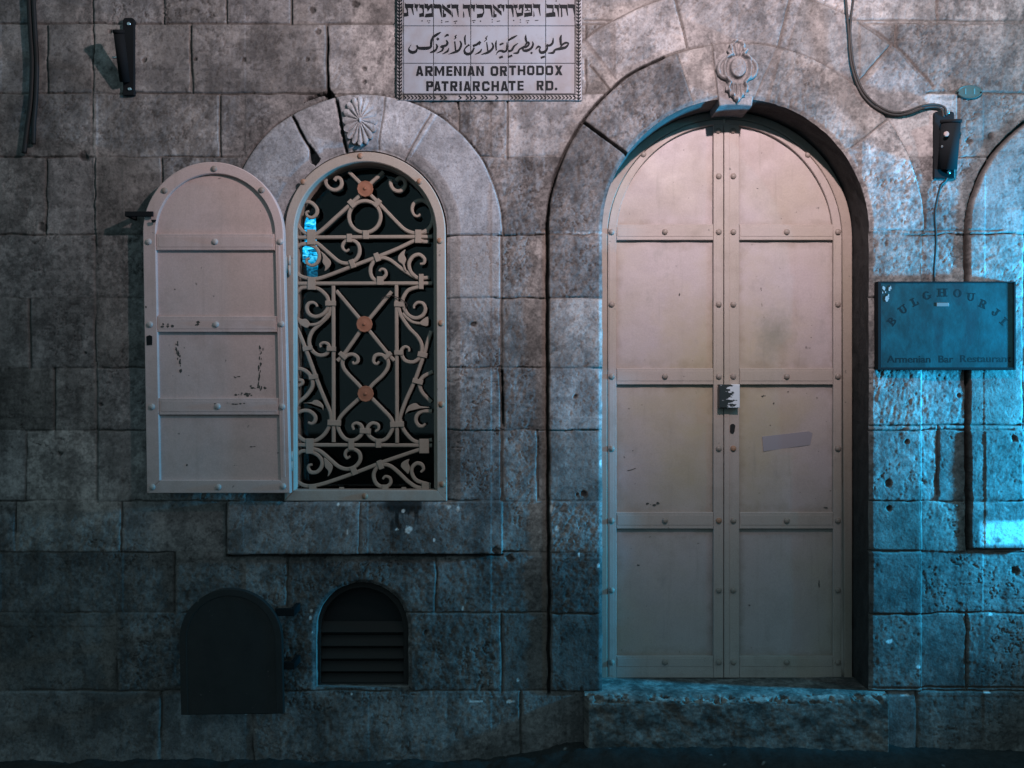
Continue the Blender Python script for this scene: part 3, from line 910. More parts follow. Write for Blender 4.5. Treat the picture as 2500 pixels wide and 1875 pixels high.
RAILS = [(548, 586), (899, 939), (1251, 1291), (1602, 1656)]
BOLTY = [430, 566, 743, 919, 1095, 1271, 1441, 1617]
def leaf(side):
    """side -1 left leaf, +1 right leaf; built on the left and mirrored about the meeting line"""
    cx = 1769.7
    L = (lambda x: x) if side < 0 else (lambda x: 2 * cx - x)
    f = MB()
    # rim stile with its arched head
    ou = [(L(1484.5), 1655)] + [(L(a), b) for a, b in arc(cx, 582.5, 285.5, 291.5, 180, 90.6, 40)]
    ii = [(L(1505), 1655)] + [(L(a), b) for a, b in arc(cx, 582.5, 265, 279, 180, 90.6, 40)]
    d0 = YD + 0.008
    if side > 0: ou, ii = ou, ii
    f.strip(ou, ii, d0, d0 + 0.034, 0.0025)
    # meeting stile
    ms0, ms1 = (1742, 1766.3) if side < 0 else (1767.7, 1805)
    topy = lambda x: 582.5 - 279 * math.sqrt(max(0.0, 1 - ((x - cx) / 265) ** 2)) - 1.0
    f.prism([(ms0, 1655), (ms0, topy(ms0)), ((ms0 + ms1) / 2, topy((ms0 + ms1) / 2)), (ms1, topy(ms1)), (ms1, 1655)], d0 - 0.001, d0 + 0.034, 0.0025)
    # rails between the stiles
    ra, rb = (1505.4, 1741.6) if side < 0 else (1805.4, 2 * cx - 1505.4)
    for k, (a, b) in enumerate(RAILS):
        f.pbox(ra, rb, a, b if k < 3 else 1655, d0 + 0.0012, d0 + 0.033, 0.0022)
        q0, q1 = (a + 6.5, b - 9) if k < 3 else (a + 5, 1627)
        f.pbox(ra + 3, rb - 2, q0, q1, d0 - 0.0006, d0 + 0.002, 0.0008)
    # flat bars riveted on the stiles
    if side < 0:
        f.pbox(1488, 1499, 596, 1650, d0 - 0.0018, d0 + 0.002, 0.0008)
        f.pbox(1748.5, 1762, 312, 1650, d0 - 0.0018, d0 + 0.002, 0.0008)
    else:
        f.pbox(1781.3, 1799, 312, 1650, d0 - 0.0018, d0 + 0.002, 0.0008)
        f.pbox(1768.3, 1780.4, 300, 1654, d0 - 0.0046, d0 + 0.002, 0.0010)
        f.pbox(2040.5, 2051.5, 596, 1650, d0 - 0.0018, d0 + 0.002, 0.0008)
    lf = f.build("door_leaf", M_dframe, door)
    setp(lf, "plain leaf of the door without a lock" if side < 0 else "leaf of the door carrying the lock box and keyhole")
    # panels, slightly dished steel sheets set back behind the frame
    dp = d0 + 0.021
    def sheet(x0, x1, y0, y1, archtop=False):
        m = MB(); nx, ny = 18, 18
        for j in range(ny + 1):
            for i in range(nx + 1):
                x = x0 + (x1 - x0) * i / nx
                t = y0
                if archtop: t = 582.5 - 284 * math.sqrt(max(0.0, 1 - ((x - cx) / 272) ** 2))
                y = t + (y1 - t) * j / ny
                p = W(x, y, dp)
                bul = 0.004 * math.sin(math.pi * i / nx) * math.sin(math.pi * j / ny) + 0.0016 * math.sin(i * 0.9 + x0) * math.sin(j * 0.7 + y0)
                m.v.append((p.x, dp - bul, p.z))
        n = nx + 1
        for j in range(ny):
            for i in range(nx):
                a = j * n + i; m.f.append((a + n, a + n + 1, a + 1, a))
        # back face keeps it a sheet with thickness
        k = len(m.v)
        m.v += [(a, dp + 0.012, c) for (a, b, c) in m.v[:k]]
        for j in range(ny):
            for i in range(nx):
                a = j * n + i; m.f.append((k + a, k + a + 1, k + a + n + 1, k + a + n))
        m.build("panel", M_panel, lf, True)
    px0, px1 = (1501, 1746) if side < 0 else (1801, 2 * cx - 1501)
    sheet(px0, px1, 0, 552, True)
    for (a, b) in ((582, 903), (935, 1255), (1287, 1606)): sheet(px0, px1, a, b)
    # bolts
    cols_ = (1493.5, 1755) if side < 0 else (1790.5, 2046)
    mid = 1623.5 if side < 0 else 1921
    for x in cols_:
        for y in BOLTY:
            if y == 430 and x in (1493.5, 2046): continue
            rusty = (side < 0 and x == 1755 and y == 1271) or (side > 0 and x == 1790.5 and y == 1095)
            put("bolt", ME_rbolt if rusty else ME_bolt, W(x, y, d0 - 0.004), lf, (0, random.uniform(0, 3), 0))
    for y in (566, 919, 1271, 1617): put("bolt", ME_bolt, W(mid, y, d0 - 0.003), lf, (0, random.uniform(0, 3), 0))
    put("bolt", ME_bolt, W(1571, 377, d0) if side < 0 else W(1972, 378, d0), lf)
    put("bolt", ME_bolt, W(1753.5 if side < 0 else 1789.5, 319, d0 - 0.004), lf)
    return lf
leafL = leaf(-1); leafR = leaf(1)
M_shift = None
# lock box with its torn sticker, keyhole, tape mark
lb = MB(); a = W(1756.5, 938.5, YD - 0.035); b = W(1806.5, 996, YD - 0.035)
lb.box((a.x, YD - 0.035, a.z), (b.x, YD + 0.006, b.z), 0.003)
M_lock = mat("lock_enamel", (0.02, 0.028, 0.03), 0.4); t = NT(M_lock)
sc0 = t.noise(55, 4, 0.6, t.scaled((0.45, 1, 1.25)))
sep = t.n("ShaderNodeSeparateXYZ"); t.l(t.tc.outputs["Generated"], sep.inputs[0])
add = t.n("ShaderNodeMath", operation='ADD'); mul = t.n("ShaderNodeMath", operation='MULTIPLY'); mul.inputs[1].default_value = 0.42
t.l(sep.outputs[0], mul.inputs[0]); t.l(mul.outputs[0], add.inputs[0]); t.l(sc0, add.inputs[1])
t.l(t.ramp(add.outputs[0], [(0.725, (0.02, 0.028, 0.03)), (0.745, (0.62, 0.66, 0.72))]), t.b.inputs["Base Color"])
setp(lb.build("lock_box", M_lock, leafR), "square black lock box with a torn white sticker")
kh = MB(); p = W(1788.5, 1047, YD + 0.004)
kh.prism(arc(1789, 1041, 6.2, 6.2, 0, 180, 10) + arc(1788, 1052, 5.4, 6.4, 180, 360, 10), YD + 0.0022, YD + 0.008)
kh.build("keyhole", M_hole, leafR)
tp = MB(); tp.prism([(1861, 1066), (1975, 1053), (1984, 1058), (1978, 1086), (1864, 1102)], YD + 0.0235, YD + 0.030)
tp.build("tape_mark", M_tape, leafR)
ch = MB()
def chips(mb, x, y, w_, h_, n, d, seed):
    r = random.Random(seed)
    for k in range(n):
        cx, cy = x + r.uniform(-w_, w_), y + r.uniform(-h_, h_)
        s = r.uniform(0.25, 1.0)
        m = r.randint(6, 9)
        pl_ = [(cx + math.cos(6.283 * i / m) * min(w_, 5) * s * r.uniform(0.5, 1.2), cy + math.sin(6.283 * i / m) * min(h_, 9) * s * r.uniform(0.5, 1.2)) for i in range(m)]
        mb.prism(pl_, d - 0.00004 * k, d + 0.003)
chips(ch, 1660, 717, 2.0, 4, 3, YD + 0.0235, 1)
def mark(mb, pts, w_, d):
    mb.ribbon(pts, [w_] * len(pts), d, d + 0.002, 0.0001)
dpan = YD + 0.0245
mark(ch, [(1532, 1149), (1542, 1147), (1552, 1143)], 1.6, dpan); chips(ch, 1594, 1231, 15, 3.5, 7, dpan, 71); chips(ch, 1560, 1379, 3, 2, 2, dpan, 72)
chips(ch, 1546, 1100, 2, 2, 1, dpan, 73); chips(ch, 1690, 880, 1.5, 3, 1, dpan, 74)
ch.build("paint_chip", M_chip, leafL)
ch = MB()
for k, (x, y, a_, b_) in enumerate(((1864, 967, 4, 2), (1890, 984, 2, 1.5), (1881, 1038, 1.2, 2), (1925, 956, 1.5, 1.5), (1848, 460, 3, 1), (1859, 705, 1.2, 5), (2006, 1240, 16, 1.2), (1830, 1478, 1.5, 1.5), (2000, 1430, 1.5, 14))):
    chips(ch, x, y, a_, b_, 3, dpan, 80 + k)
ch.build("paint_chip", M_chip, leafR)

# ================================================================= WINDOW: frame, grille, pane, shutter
win = empty("arched_window", (-0.72, 0.0, EYE - 0.56), "arched window with scrollwork iron grille and one beige metal shutter folded open", "window")
YF = -0.012
wf = MB()
ou = [(694, 1223)] + arc(891.0, 567, 196.5, 196.5, 180, 0, 60) + [(1091, 1223)]
ii = [(718, 1197)] + arc(891.5, 568, 173.5, 173.5, 180, 0, 60) + [(1067, 1197)]
wf.strip(ou, ii, YF, YF + 0.075, 0.004)
wf.prism([(694, 1223), (718, 1197.3), (1067, 1197.3), (1091, 1223)], YF - 0.0005, YF + 0.075, 0.003)
# rebate behind the face, carrying the grille
ou = [(716, 1200)] + arc(891.5, 568, 176, 176, 180, 0, 60) + [(1069, 1200)]
ii = [(725, 1190)] + arc(891.5, 568, 167, 167, 180, 0, 60) + [(1060, 1190)]
wf.strip(ou, ii, YF + 0.052, YF + 0.130, 0.002)
wframe = wf.build("window_frame", M_wframe, win)
for x, y in ((880, 381), (740.5, 444), (1024.5, 443), (1074, 588), (1077, 789), (1078, 987), (1080.5, 1182), (891, 1211)):
    put("bolt", ME_rbolt, W(x, y, YF), wframe)

YG = 0.062
gl = MB()
def cA(p): return (700 + p[0] * 0.18083, 380 + p[1] * 0.18083)
def cB(p): return (700 + p[0] * 0.18083, 640 + p[1] * 0.18083)
def cC(p): return (700 + p[0] * 0.18083, 930 + p[1] * 0.18083)
_gk = [0]
def bar(cf, pts, w0=9.2, w1=None, curl=False, sm=True):
    q = [cf(p) for p in pts]
    q = smooth(q, 7) if sm and len(q) > 2 else q
    n = len(q)
    ws = []
    for i in range(n):
        t = i / (n - 1)
        wd = w0
        if curl: wd = w0 * (1 - 0.45 * max(0.0, (t - 0.72) / 0.28))
        ws.append(wd)
    _gk[0] += 1
    o = 0.00035 * (_gk[0] % 13)
    gl.ribbon(q, ws, YG + o, YG + 0.014 + o, 0.0042)
bar(cA, [(80, 1103), (1960, 1092)])
bar(cA, [(835, 215), (985, 365), (1040, 430)]); bar(cA, [(1305, 215), (1130, 370), (1075, 430)])
bar(cA, [(1010, 510), (870, 640), (650, 840), (440, 1025), (330, 1065), (230, 1030), (140, 920), (108, 800), (140, 680), (220, 625), (320, 630), (395, 700), (400, 780), (340, 832), (275, 810), (262, 765), (300, 748)], 9.2, None, True)
bar(cA, [(1110, 510), (1250, 650), (1450, 860), (1560, 970), (1650, 1025), (1760, 1045), (1880, 1010), (1950, 930), (1975, 820), (1940, 690), (1860, 610), (1780, 603), (1710, 650), (1690, 730), (1720, 800), (1770, 815), (1800, 785)], 9.2, None, True)
q = smooth([cA((1050 + 214 * math.cos(a * math.pi / 6), 822 + 214 * math.sin(a * math.pi / 6))) for a in range(12)], 5, True)
gl.ribbon(q, [9.0] * len(q), YG + 0.002, YG + 0.016, 0.0042, True)
bar(cA, [(520, 300), (528, 380), (580, 440), (650, 460), (715, 430), (738, 370), (718, 310), (670, 297), (640, 330)], 9.2, None, False)
bar(cA, [(1400, 320), (1405, 400), (1450, 460), (1520, 475), (1585, 430), (1600, 370), (1570, 310), (1510, 300), (1475, 335)], 9.2, None, False)
bar(cA, [(320, 1140), (420, 1190), (560, 1310), (690, 1420), (770, 1450), (850, 1445), (935, 1395), (980, 1300), (960, 1195), (890, 1142), (810, 1142), (755, 1195), (755, 1250), (800, 1288), (840, 1260)], 9.2, None, True)
bar(cA, [(1780, 1125), (1700, 1155), (1480, 1260), (1200, 1372), (900, 1485), (600, 1600), (420, 1658), (300, 1658), (180, 1620), (110, 1540), (92, 1400), (110, 1270), (180, 1200), (280, 1192), (390, 1242), (438, 1340), (410, 1440), (340, 1480), (272, 1450), (268, 1400), (305, 1385)], 9.2, None, True)
bar(cA, [(1920, 1160), (1830, 1155), (1760, 1115)])
bar(cA, [(1920, 1020), (1840, 1035), (1760, 1060)])
bar(cA, [(1920, 1645), (1780, 1650), (1680, 1612), (1540, 1520), (1400, 1412), (1290, 1377), (1190, 1412), (1132, 1500), (1130, 1590), (1160, 1655), (1215, 1682), (1290, 1660), (1338, 1600), (1320, 1540), (1275, 1530), (1248, 1558)], 9.2, None, True)
bar(cA, [(1760, 1650), (1690, 1590), (1652, 1510), (1655, 1430), (1710, 1355), (1790, 1335), (1855, 1390), (1850, 1450), (1800, 1460)], 9.2, None, True)
bar(cB, [(80, 287), (1960, 284)])
bar(cB, [(625, 315), (630, 2430)]); bar(cB, [(1478, 305), (1487, 2440)])
bar(cB, [(665, 385), (1020, 810)]); bar(cB, [(1415, 395), (1085, 800)])
bar(cB, [(1010, 900), (790, 1215), (680, 1330)]); bar(cB, [(1090, 900), (1350, 1220), (1450, 1330)])
bar(cB, [(1030, 1735), (950, 1640), (840, 1528), (770, 1440), (748, 1360), (772, 1290), (830, 1252), (900, 1248), (955, 1292), (950, 1350), (905, 1370), (886, 1342)], 9.2, None, True)
bar(cB, [(1090, 1735), (1170, 1640), (1280, 1540), (1348, 1450), (1370, 1370), (1350, 1300), (1305, 1262), (1240, 1246), (1185, 1272), (1170, 1345), (1212, 1375), (1244, 1340)], 9.2, None, True)
bar(cB, [(310, 335), (200, 345), (140, 400), (105, 465)])
bar(cB, [(310, 335), (430, 362), (530, 450), (562, 550), (540, 640), (470, 710), (380, 735), (300, 700), (266, 620), (290, 560), (345, 543), (390, 565), (408, 600)], 9.2, None, True)
bar(cB, [(600, 600), (560, 720), (450, 830), (345, 930), (300, 1040), (308, 1130), (350, 1205), (430, 1256), (520, 1245), (572, 1180), (555, 1110), (500, 1086), (450, 1110), (455, 1150)], 9.2, None, True)
bar(cB, [(110, 830), (250, 1170), (430, 1660), (530, 1900), (585, 2030), (600, 2130)])
bar(cB, [(560, 690), (480, 785), (400, 835), (300, 845)], 7)
bar(cB, [(1800, 330), (1650, 372), (1580, 460), (1560, 540), (1590, 640), (1650, 720), (1740, 755), (1830, 720), (1870, 640), (1840, 560), (1770, 543), (1722, 580), (1715, 622)], 9.2, None, True)
bar(cB, [(1505, 600), (1540, 720), (1650, 885), (1760, 1000), (1818, 1110), (1818, 1210), (1780, 1300), (1700, 1350), (1600, 1330), (1548, 1250), (1548, 1185), (1595, 1142), (1645, 1160), (1650, 1205)], 9.2, None, True)
bar(cB, [(1950, 930), (1905, 1060), (1850, 1250), (1730, 1590), (1610, 1860), (1535, 2070), (1525, 2150)])
bar(cB, [(1560, 690), (1680, 800), (1800, 828)], 7)
bar(cB, [(100, 1440), (200, 1445), (290, 1500), (340, 1590), (338, 1690), (260, 1805), (160, 1890), (110, 1960)])
bar(cB, [(160, 1590), (205, 1600), (205, 1640), (150, 1670), (110, 1680)], 8)
bar(cB, [(1970, 1480), (1850, 1540), (1795, 1610), (1795, 1680), (1835, 1770), (1950, 1890)])
bar(cC, [(80, 865), (1960, 872)])
bar(cC, [(600, 480), (575, 600), (510, 715), (410, 795), (300, 822), (200, 785), (110, 700)])
bar(cC, [(100, 470), (140, 435), (220, 402), (310, 412), (380, 480), (372, 550), (330, 577), (285, 560)], 9.2, None, True)
bar(cC, [(1530, 520), (1550, 610), (1610, 710), (1700, 800), (1800, 828), (1960, 795)])
bar(cC, [(1960, 410), (1830, 412), (1760, 460), (1742, 540), (1780, 602), (1830, 612), (1872, 578)], 9.2, None, True)
bar(cC, [(1030, 190), (830, 370), (720, 490), (688, 580), (700, 660), (760, 760), (840, 803), (930, 790), (1008, 720), (1020, 650), (990, 590), (930, 570), (885, 602), (902, 660)], 9.2, None, True)
bar(cC, [(1100, 190), (1280, 370), (1400, 500), (1432, 590), (1410, 680), (1340, 780), (1240, 812), (1140, 770), (1082, 690), (1100, 610), (1160, 570), (1230, 592), (1236, 650), (1195, 682)], 9.2, None, True)
bar(cC, [(90, 1040), (190, 955), (280, 952), (400, 992), (472, 1080), (462, 1170), (400, 1232), (320, 1232), (288, 1180), (300, 1140), (342, 1132)], 9.2, None, True)
bar(cC, [(340, 915), (450, 952), (580, 1060), (700, 1160), (820, 1192), (930, 1150), (990, 1060), (970, 965), (890, 922), (810, 942), (785, 1000), (812, 1045), (852, 1020)], 9.2, None, True)
bar(cC, [(1830, 915), (1600, 992), (1300, 1095), (1000, 1212), (700, 1320), (450, 1400), (300, 1422), (200, 1400), (100, 1330)])
bar(cC, [(1940, 1430), (1780, 1442), (1650, 1370), (1500, 1230), (1400, 1152), (1310, 1132), (1220, 1170), (1172, 1260), (1190, 1360), (1250, 1420), (1340, 1430), (1400, 1380), (1390, 1312), (1330, 1290), (1295, 1325)], 9.2, None, True)
bar(cC, [(1940, 1405), (1760, 1350), (1692, 1260), (1690, 1175), (1750, 1115), (1820, 1130), (1845, 1190), (1808, 1232)], 9.2, None, True)
bar(cC, [(120, 1468), (1960, 1468)], 4)
grille = gl.build("grille", M_grille, win, False)
def lf_(cf, pts):
    m = MB(); m.prism(smooth([cf(p) for p in pts], 3, True), YG - 0.001, YG + 0.007, 0.0022); m.build("leaf", M_grille, grille)
lf_(cA, [(460, 1290), (530, 1350), (592, 1430), (575, 1500), (510, 1557), (518, 1500), (480, 1440), (485, 1370)])
lf_(cA, [(1602, 1268), (1585, 1330), (1612, 1400), (1592, 1470), (1622, 1565), (1585, 1545), (1560, 1470), (1503, 1420), (1508, 1350), (1550, 1300)])
lf_(cB, [(128, 740), (200, 768), (262, 768), (310, 830), (280, 885), (225, 872), (165, 825)])
lf_(cB, [(1800, 805), (1905, 735), (1905, 860), (1805, 845)])
lf_(cC, [(215, 298), (330, 288), (370, 258), (430, 268), (490, 330), (488, 398), (465, 362), (380, 356), (330, 312)])
lf_(cC, [(1602, 455), (1612, 400), (1650, 332), (1740, 300), (1800, 340), (1920, 352), (1920, 370), (1800, 376), (1740, 410), (1650, 412)])
lf_(cC, [(500, 1035), (570, 1090), (618, 1150), (600, 1230), (552, 1292), (560, 1220), (515, 1160), (508, 1100)])
lf_(cC, [(1652, 1055), (1640, 1110), (1662, 1170), (1640, 1255), (1608, 1230), (1543, 1160), (1560, 1098)])
def collar(cf, x, y, sx, sy, ang=0):
    c = cf((x, y)); p = W(c[0], c[1], YG); k = 0.18083 * (D + YG) / D / PX
    m = MB(); m.rbox((p.x, p.z), sx * k, sy * k, math.radians(ang), YG - 0.0045, YG + 0.013, 0.0015); m.build("collar", M_grille, grille)
for a in ((cA, 878, 648, 70, 118, 42), (cA, 1222, 640, 70, 118, -42), (cA, 1068, 1068, 80, 118), (cA, 843, 1112, 66, 112), (cA, 1775, 1090, 84, 180), (cA, 330, 1100, 110, 205, 0),
          (cA, 884, 1460, 66, 118, 20), (cA, 1218, 1372, 66, 118, 20), (cB, 335, 288, 105, 170), (cB, 590, 555, 140, 68), (cB, 1520, 568, 140, 68, -2), (cB, 600, 1170, 122, 62, -3),
          (cB, 280, 1162, 130, 60, 10), (cB, 1512, 1222, 122, 62), (cB, 1832, 1250, 130, 68, -12), (cB, 757, 1262, 125, 58, -42), (cB, 1362, 1262, 125, 58, 40), (cB, 358, 1548, 122, 66, 6),
          (cB, 1768, 1610, 142, 66, -14), (cB, 1262, 250, 88, 116), (cB, 1815, 262, 62, 205), (cC, 640, 566, 178, 74, -4), (cC, 1488, 586, 186, 74, 3), (cC, 312, 880, 100, 205),
          (cC, 1855, 880, 130, 195), (cC, 870, 855, 76, 150), (cC, 1238, 842, 72, 122), (cC, 1060, 676, 148, 70, -3), (cC, 905, 1212, 74, 118, 22), (cC, 1262, 1132, 66, 122, 20),
          (cC, 350, 1442, 98, 92), (cC, 1872, 1422, 98, 102), (cC, 1330, 1434, 82, 64), (cC, 740, 1456, 60, 40), (cC, 1580, 1456, 60, 40)):
    collar(*a)
def rosette(cf, x, y, rot):
    c = cf((x, y)); p = W(c[0], c[1], YG - 0.004)
    m = MB(); n = 60; R = 20.2 / PX
    prof = [(1.0, 0.004), (1.0, -0.001), (0.94, -0.0035), (0.72, -0.0025), (0.45, -0.0035), (0.30, -0.0045)]
    vs, fs = [], []
    for r, y_ in prof:
        for k in range(n):
            a = 2 * math.pi * k / n + rot
            lob = 1 - (0.055 * (1 - abs(math.cos(a * 6)) ** 0.8) if r > 0.6 else 0)
            vs.append((p.x + R * r * lob * math.cos(a), p.y + y_, p.z + R * r * lob * math.sin(a)))
    for i in range(len(prof) - 1):
        for k in range(n):
            a, b = i * n + k, i * n + (k + 1) % n
            fs.append((a, b, b + n, a + n))
    fs.append(tuple(range((len(prof) - 1) * n, len(prof) * n)))
    m.add(vs, fs)
    m.lathe((p.x, p.y - 0.003, p.z), [(0.0085, 0.002), (0.0085, -0.004), (0.005, -0.008), (0.001, -0.009)], 10)
    m.build("rosette", M_copper, grille)
rosette(cA, 1058, 448, 0.1); rosette(cB, 1048, 838, 0.4); rosette(cC, 1064, 174, 0.2)

# glass pane
M_glass = bpy.data.materials.new("window_glass"); M_glass.use_nodes = True
nt = M_glass.node_tree; nt.nodes.clear()
o_ = nt.nodes.new("ShaderNodeOutputMaterial"); mx = nt.nodes.new("ShaderNodeMixShader"); tr = nt.nodes.new("ShaderNodeBsdfTransparent")
gs = nt.nodes.new("ShaderNodeBsdfGlossy"); gs.inputs["Roughness"].default_value = 0.03
tr.inputs[0].default_value = (0.85, 0.9, 0.9, 1); mx.inputs[0].default_value = 0.025
nt.links.new(tr.outputs[0], mx.inputs[1]); nt.links.new(gs.outputs[0], mx.inputs[2]); nt.links.new(mx.outputs[0], o_.inputs[0])
pn = MB(); pn.prism([(718, 1203)] + arc(891.5, 568, 174, 174, 180, 0, 40) + [(1066, 1203)], 0.125, 0.129)
pn.build("pane", M_glass, win)

# shutter, folded back against the wall on its hinges
YS = -0.085
def sh(x, y): return (x + (y - 560) * (0.0163 + 0.0087 * (x - 348) / 344.0), y)
s_ = MB()
ou = [sh(348, 1204)] + [sh(*p) for p in arc(520, 568, 172, 173, 180, 0, 48)] + [sh(692, 1204)]
ii = [sh(380, 1172)] + [sh(*p) for p in arc(525, 570, 145, 146, 180, 0, 48)] + [sh(670, 1172)]
s_.strip(ou, ii, YS, YS + 0.040, 0.004)
s_.prism([sh(348, 1204), sh(380, 1172.4), sh(670, 1172.4), sh(692, 1204)], YS - 0.0004, YS + 0.040, 0.003)
SR = [(571, 611), (772, 811), (972, 1013)]
for a, b in SR:
    s_.prism([sh(380.6, a), sh(669.4, a), sh(669.4, b), sh(380.6, b)], YS + 0.0012, YS + 0.038, 0.0025)
    s_.prism([sh(386, a + 7), sh(664, a + 7), sh(664, b - 8), sh(386, b - 8)], YS - 0.0003, YS + 0.003, 0.0008)
s_.prism([sh(676, 600), sh(682, 600), sh(682, 1165), sh(676, 1165)], YS - 0.0015, YS + 0.004, 0.001)
shut = s_.build("shutter", M_shutter, win)
setp(shut, "arched riveted shutter with peeling paint hanging open left of the grille")
dp = YS + 0.018
def spanel(poly):
    m = MB(); m.prism(poly, dp, dp + 0.012); m.build("panel", M_shutter, shut)
spanel([sh(377, 574)] + [sh(*p) for p in arc(525, 570, 148.5, 149.5, 180, 0, 40)] + [sh(673, 574)])
for a, b in ((608, 775), (808, 975), (1010, 1175)):
    spanel([sh(377, a), sh(673, a), sh(673, b), sh(377, b)])
for x, y in ((523, 412), (402, 465), (639, 464), (363, 590), (525, 590), (684, 590), (366, 792), (527, 792), (687, 791), (371, 993), (531, 992), (689, 993), (372, 1189), (533, 1189), (691, 1187)):
    put("bolt", ME_sbolt if y > 500 else ME_bolt, W(x, y, YS - 0.001), shut, (0, random.uniform(0, 3), 0))
ch = MB()
chips(ch, 407, 794, 16, 4, 10, YS - 0.0009, 4); chips(ch, 481, 790, 5, 5, 3, YS - 0.0009, 5)
for k, (x, y) in enumerate([(431, 838), (432, 850), (433, 862), (437, 874), (439, 888), (441, 900)]): chips(ch, x, y, 3.2, 7, 3, dp - 0.0008, 20 + k)
for k, (x, y) in enumerate([(635, 850), (636, 868), (637, 884), (634, 900), (634, 918), (633, 934), (636, 948)]): chips(ch, x, y, 2.8, 8, 3, dp - 0.0008, 40 + k)
chips(ch, 596, 963, 20, 3.5, 12, dp - 0.0008, 60); chips(ch, 630, 945, 20, 4, 5, dp - 0.0008, 61)
chips(ch, 570, 921, 14, 2, 3, dp - 0.0008, 62); chips(ch, 427, 707, 2, 2, 1, dp - 0.0008, 63); chips(ch, 457, 1133, 3, 3, 2, dp - 0.0008, 64)
chips(ch, 615, 1091, 9, 1.2, 3, dp - 0.0008, 65); chips(ch, 580, 1137, 9, 1.0, 3, dp - 0.0008, 66)
chips(ch, 560, 985, 40, 2.0, 8, YS - 0.0009, 67); chips(ch, 355, 746, 3, 4, 2, YS - 0.0006, 68)
ch.build("paint_chip", M_chip, shut)
lt = MB()
lt.prism([(357, 821), (365, 818), (371, 821), (371, 842), (358, 843)], YS - 0.004, YS + 0.002, 0.0015)
lt.build("latch", M_black, shut)
hg = MB()
for y in (648, 1126):
    x = 705.5 + (y - 600) * 0.011
    p = W(x, y - 24, YF - 0.012); q_ = W(x, y - 1, YF - 0.012); r_ = W(x, y + 24, YF - 0.012)
    hg.tube([(p.x, YF - 0.012, p.z), (q_.x, YF - 0.012, q_.z)], 0.0075, 12)
    hg.tube([(q_.x, YF - 0.012, q_.z - 0.002), (r_.x, YF - 0.012, r_.z)], 0.0070, 12)
    a_ = W(x, y - 20, YF); b_ = W(x, y + 20, YF)
    hg.box((a_.x - 0.030, YS + 0.030, b_.z), (a_.x - 0.004, YF - 0.008, a_.z), 0.001)
hg.build("hinge", M_wframe, win, True)

# stay hook that pins the shutter, driven into the wall
hk = MB()
pts = [W(318, 545, 0.02), W(322, 541, -0.05), W(330, 535, -0.105)]
pts = [(-1.80, 0.02, W(0, 536).z), (-1.80, -0.060, W(0, 533).z), (-1.80, -0.100, W(0, 530).z)]
hk.box((-1.845, -0.110, W(0, 538).z), (-1.712, -0.098, W(0, 526).z), 0.002)
hk.box((-1.845, -0.100, W(0, 538).z), (-1.830, 0.03, W(0, 527).z), 0.0)
hk.prism([(368, 536), (380, 536), (378, 542), (371, 543)], -0.108, -0.099, 0.001)
setp(hk.build("shutter_hook", M_black, None, base=(-1.8, 0, W(0, 532).z)), "black iron hook pinning the open shutter against the wall", "hook")

# the dark room behind the grille and an added glowing strip for the cyan gleam in the glass
rm = MB()
x0, x1, z0, z1, y0, y1 = -1.45, 0.02, EYE - 0.75, EYE + 1.35, 0.395, 1.9
rm.add([(x0, y0, z0), (x1, y0, z0), (x1, y0, z1), (x0, y0, z1), (x0, y1, z0), (x1, y1, z0), (x1, y1, z1), (x0, y1, z1)],
       [(4, 5, 6, 7), (0, 1, 5, 4), (3, 7, 6, 2), (0, 4, 7, 3), (1, 2, 6, 5)])
setp(rm.build("room", M_inner, None, base=(-0.72, 1.0, EYE - 0.75)), kind="structure")
M_glow = bpy.data.materials.new("cyan_glow"); M_glow.use_nodes = True
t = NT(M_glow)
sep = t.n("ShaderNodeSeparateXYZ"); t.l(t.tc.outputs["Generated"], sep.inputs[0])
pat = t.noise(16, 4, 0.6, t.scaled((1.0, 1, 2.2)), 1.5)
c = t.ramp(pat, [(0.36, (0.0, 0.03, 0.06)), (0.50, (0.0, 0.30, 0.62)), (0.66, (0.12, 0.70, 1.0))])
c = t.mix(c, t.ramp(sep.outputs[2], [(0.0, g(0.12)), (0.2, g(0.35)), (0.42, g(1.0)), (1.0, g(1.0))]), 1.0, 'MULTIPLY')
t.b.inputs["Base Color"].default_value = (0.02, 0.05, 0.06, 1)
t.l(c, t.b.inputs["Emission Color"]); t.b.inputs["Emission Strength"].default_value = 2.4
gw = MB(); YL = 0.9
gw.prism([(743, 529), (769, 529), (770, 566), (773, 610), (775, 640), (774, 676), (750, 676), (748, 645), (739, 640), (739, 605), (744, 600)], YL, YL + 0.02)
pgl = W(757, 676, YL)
setp(gw.build("cyan_glow_strip", M_glow, None, base=(pgl.x, YL, pgl.z)), "narrow cyan strip added to glow behind the left side of the grille", "glow strip")

# thin wire tied round the grille
wr = MB()
q = smooth([cB(p) for p in [(1280, 520), (1300, 478), (1400, 452), (1500, 478), (1580, 525), (1622, 570), (1618, 610)]], 6)
wr.tube([W(a, b, YG - 0.008) for a, b in q], 0.0022, 8)
p = W(970, 728, YG)
setp(wr.build("wire", M_gcable, None, True, base=p), "thin grey wire looped round the upright bar of the window grille", "wire")

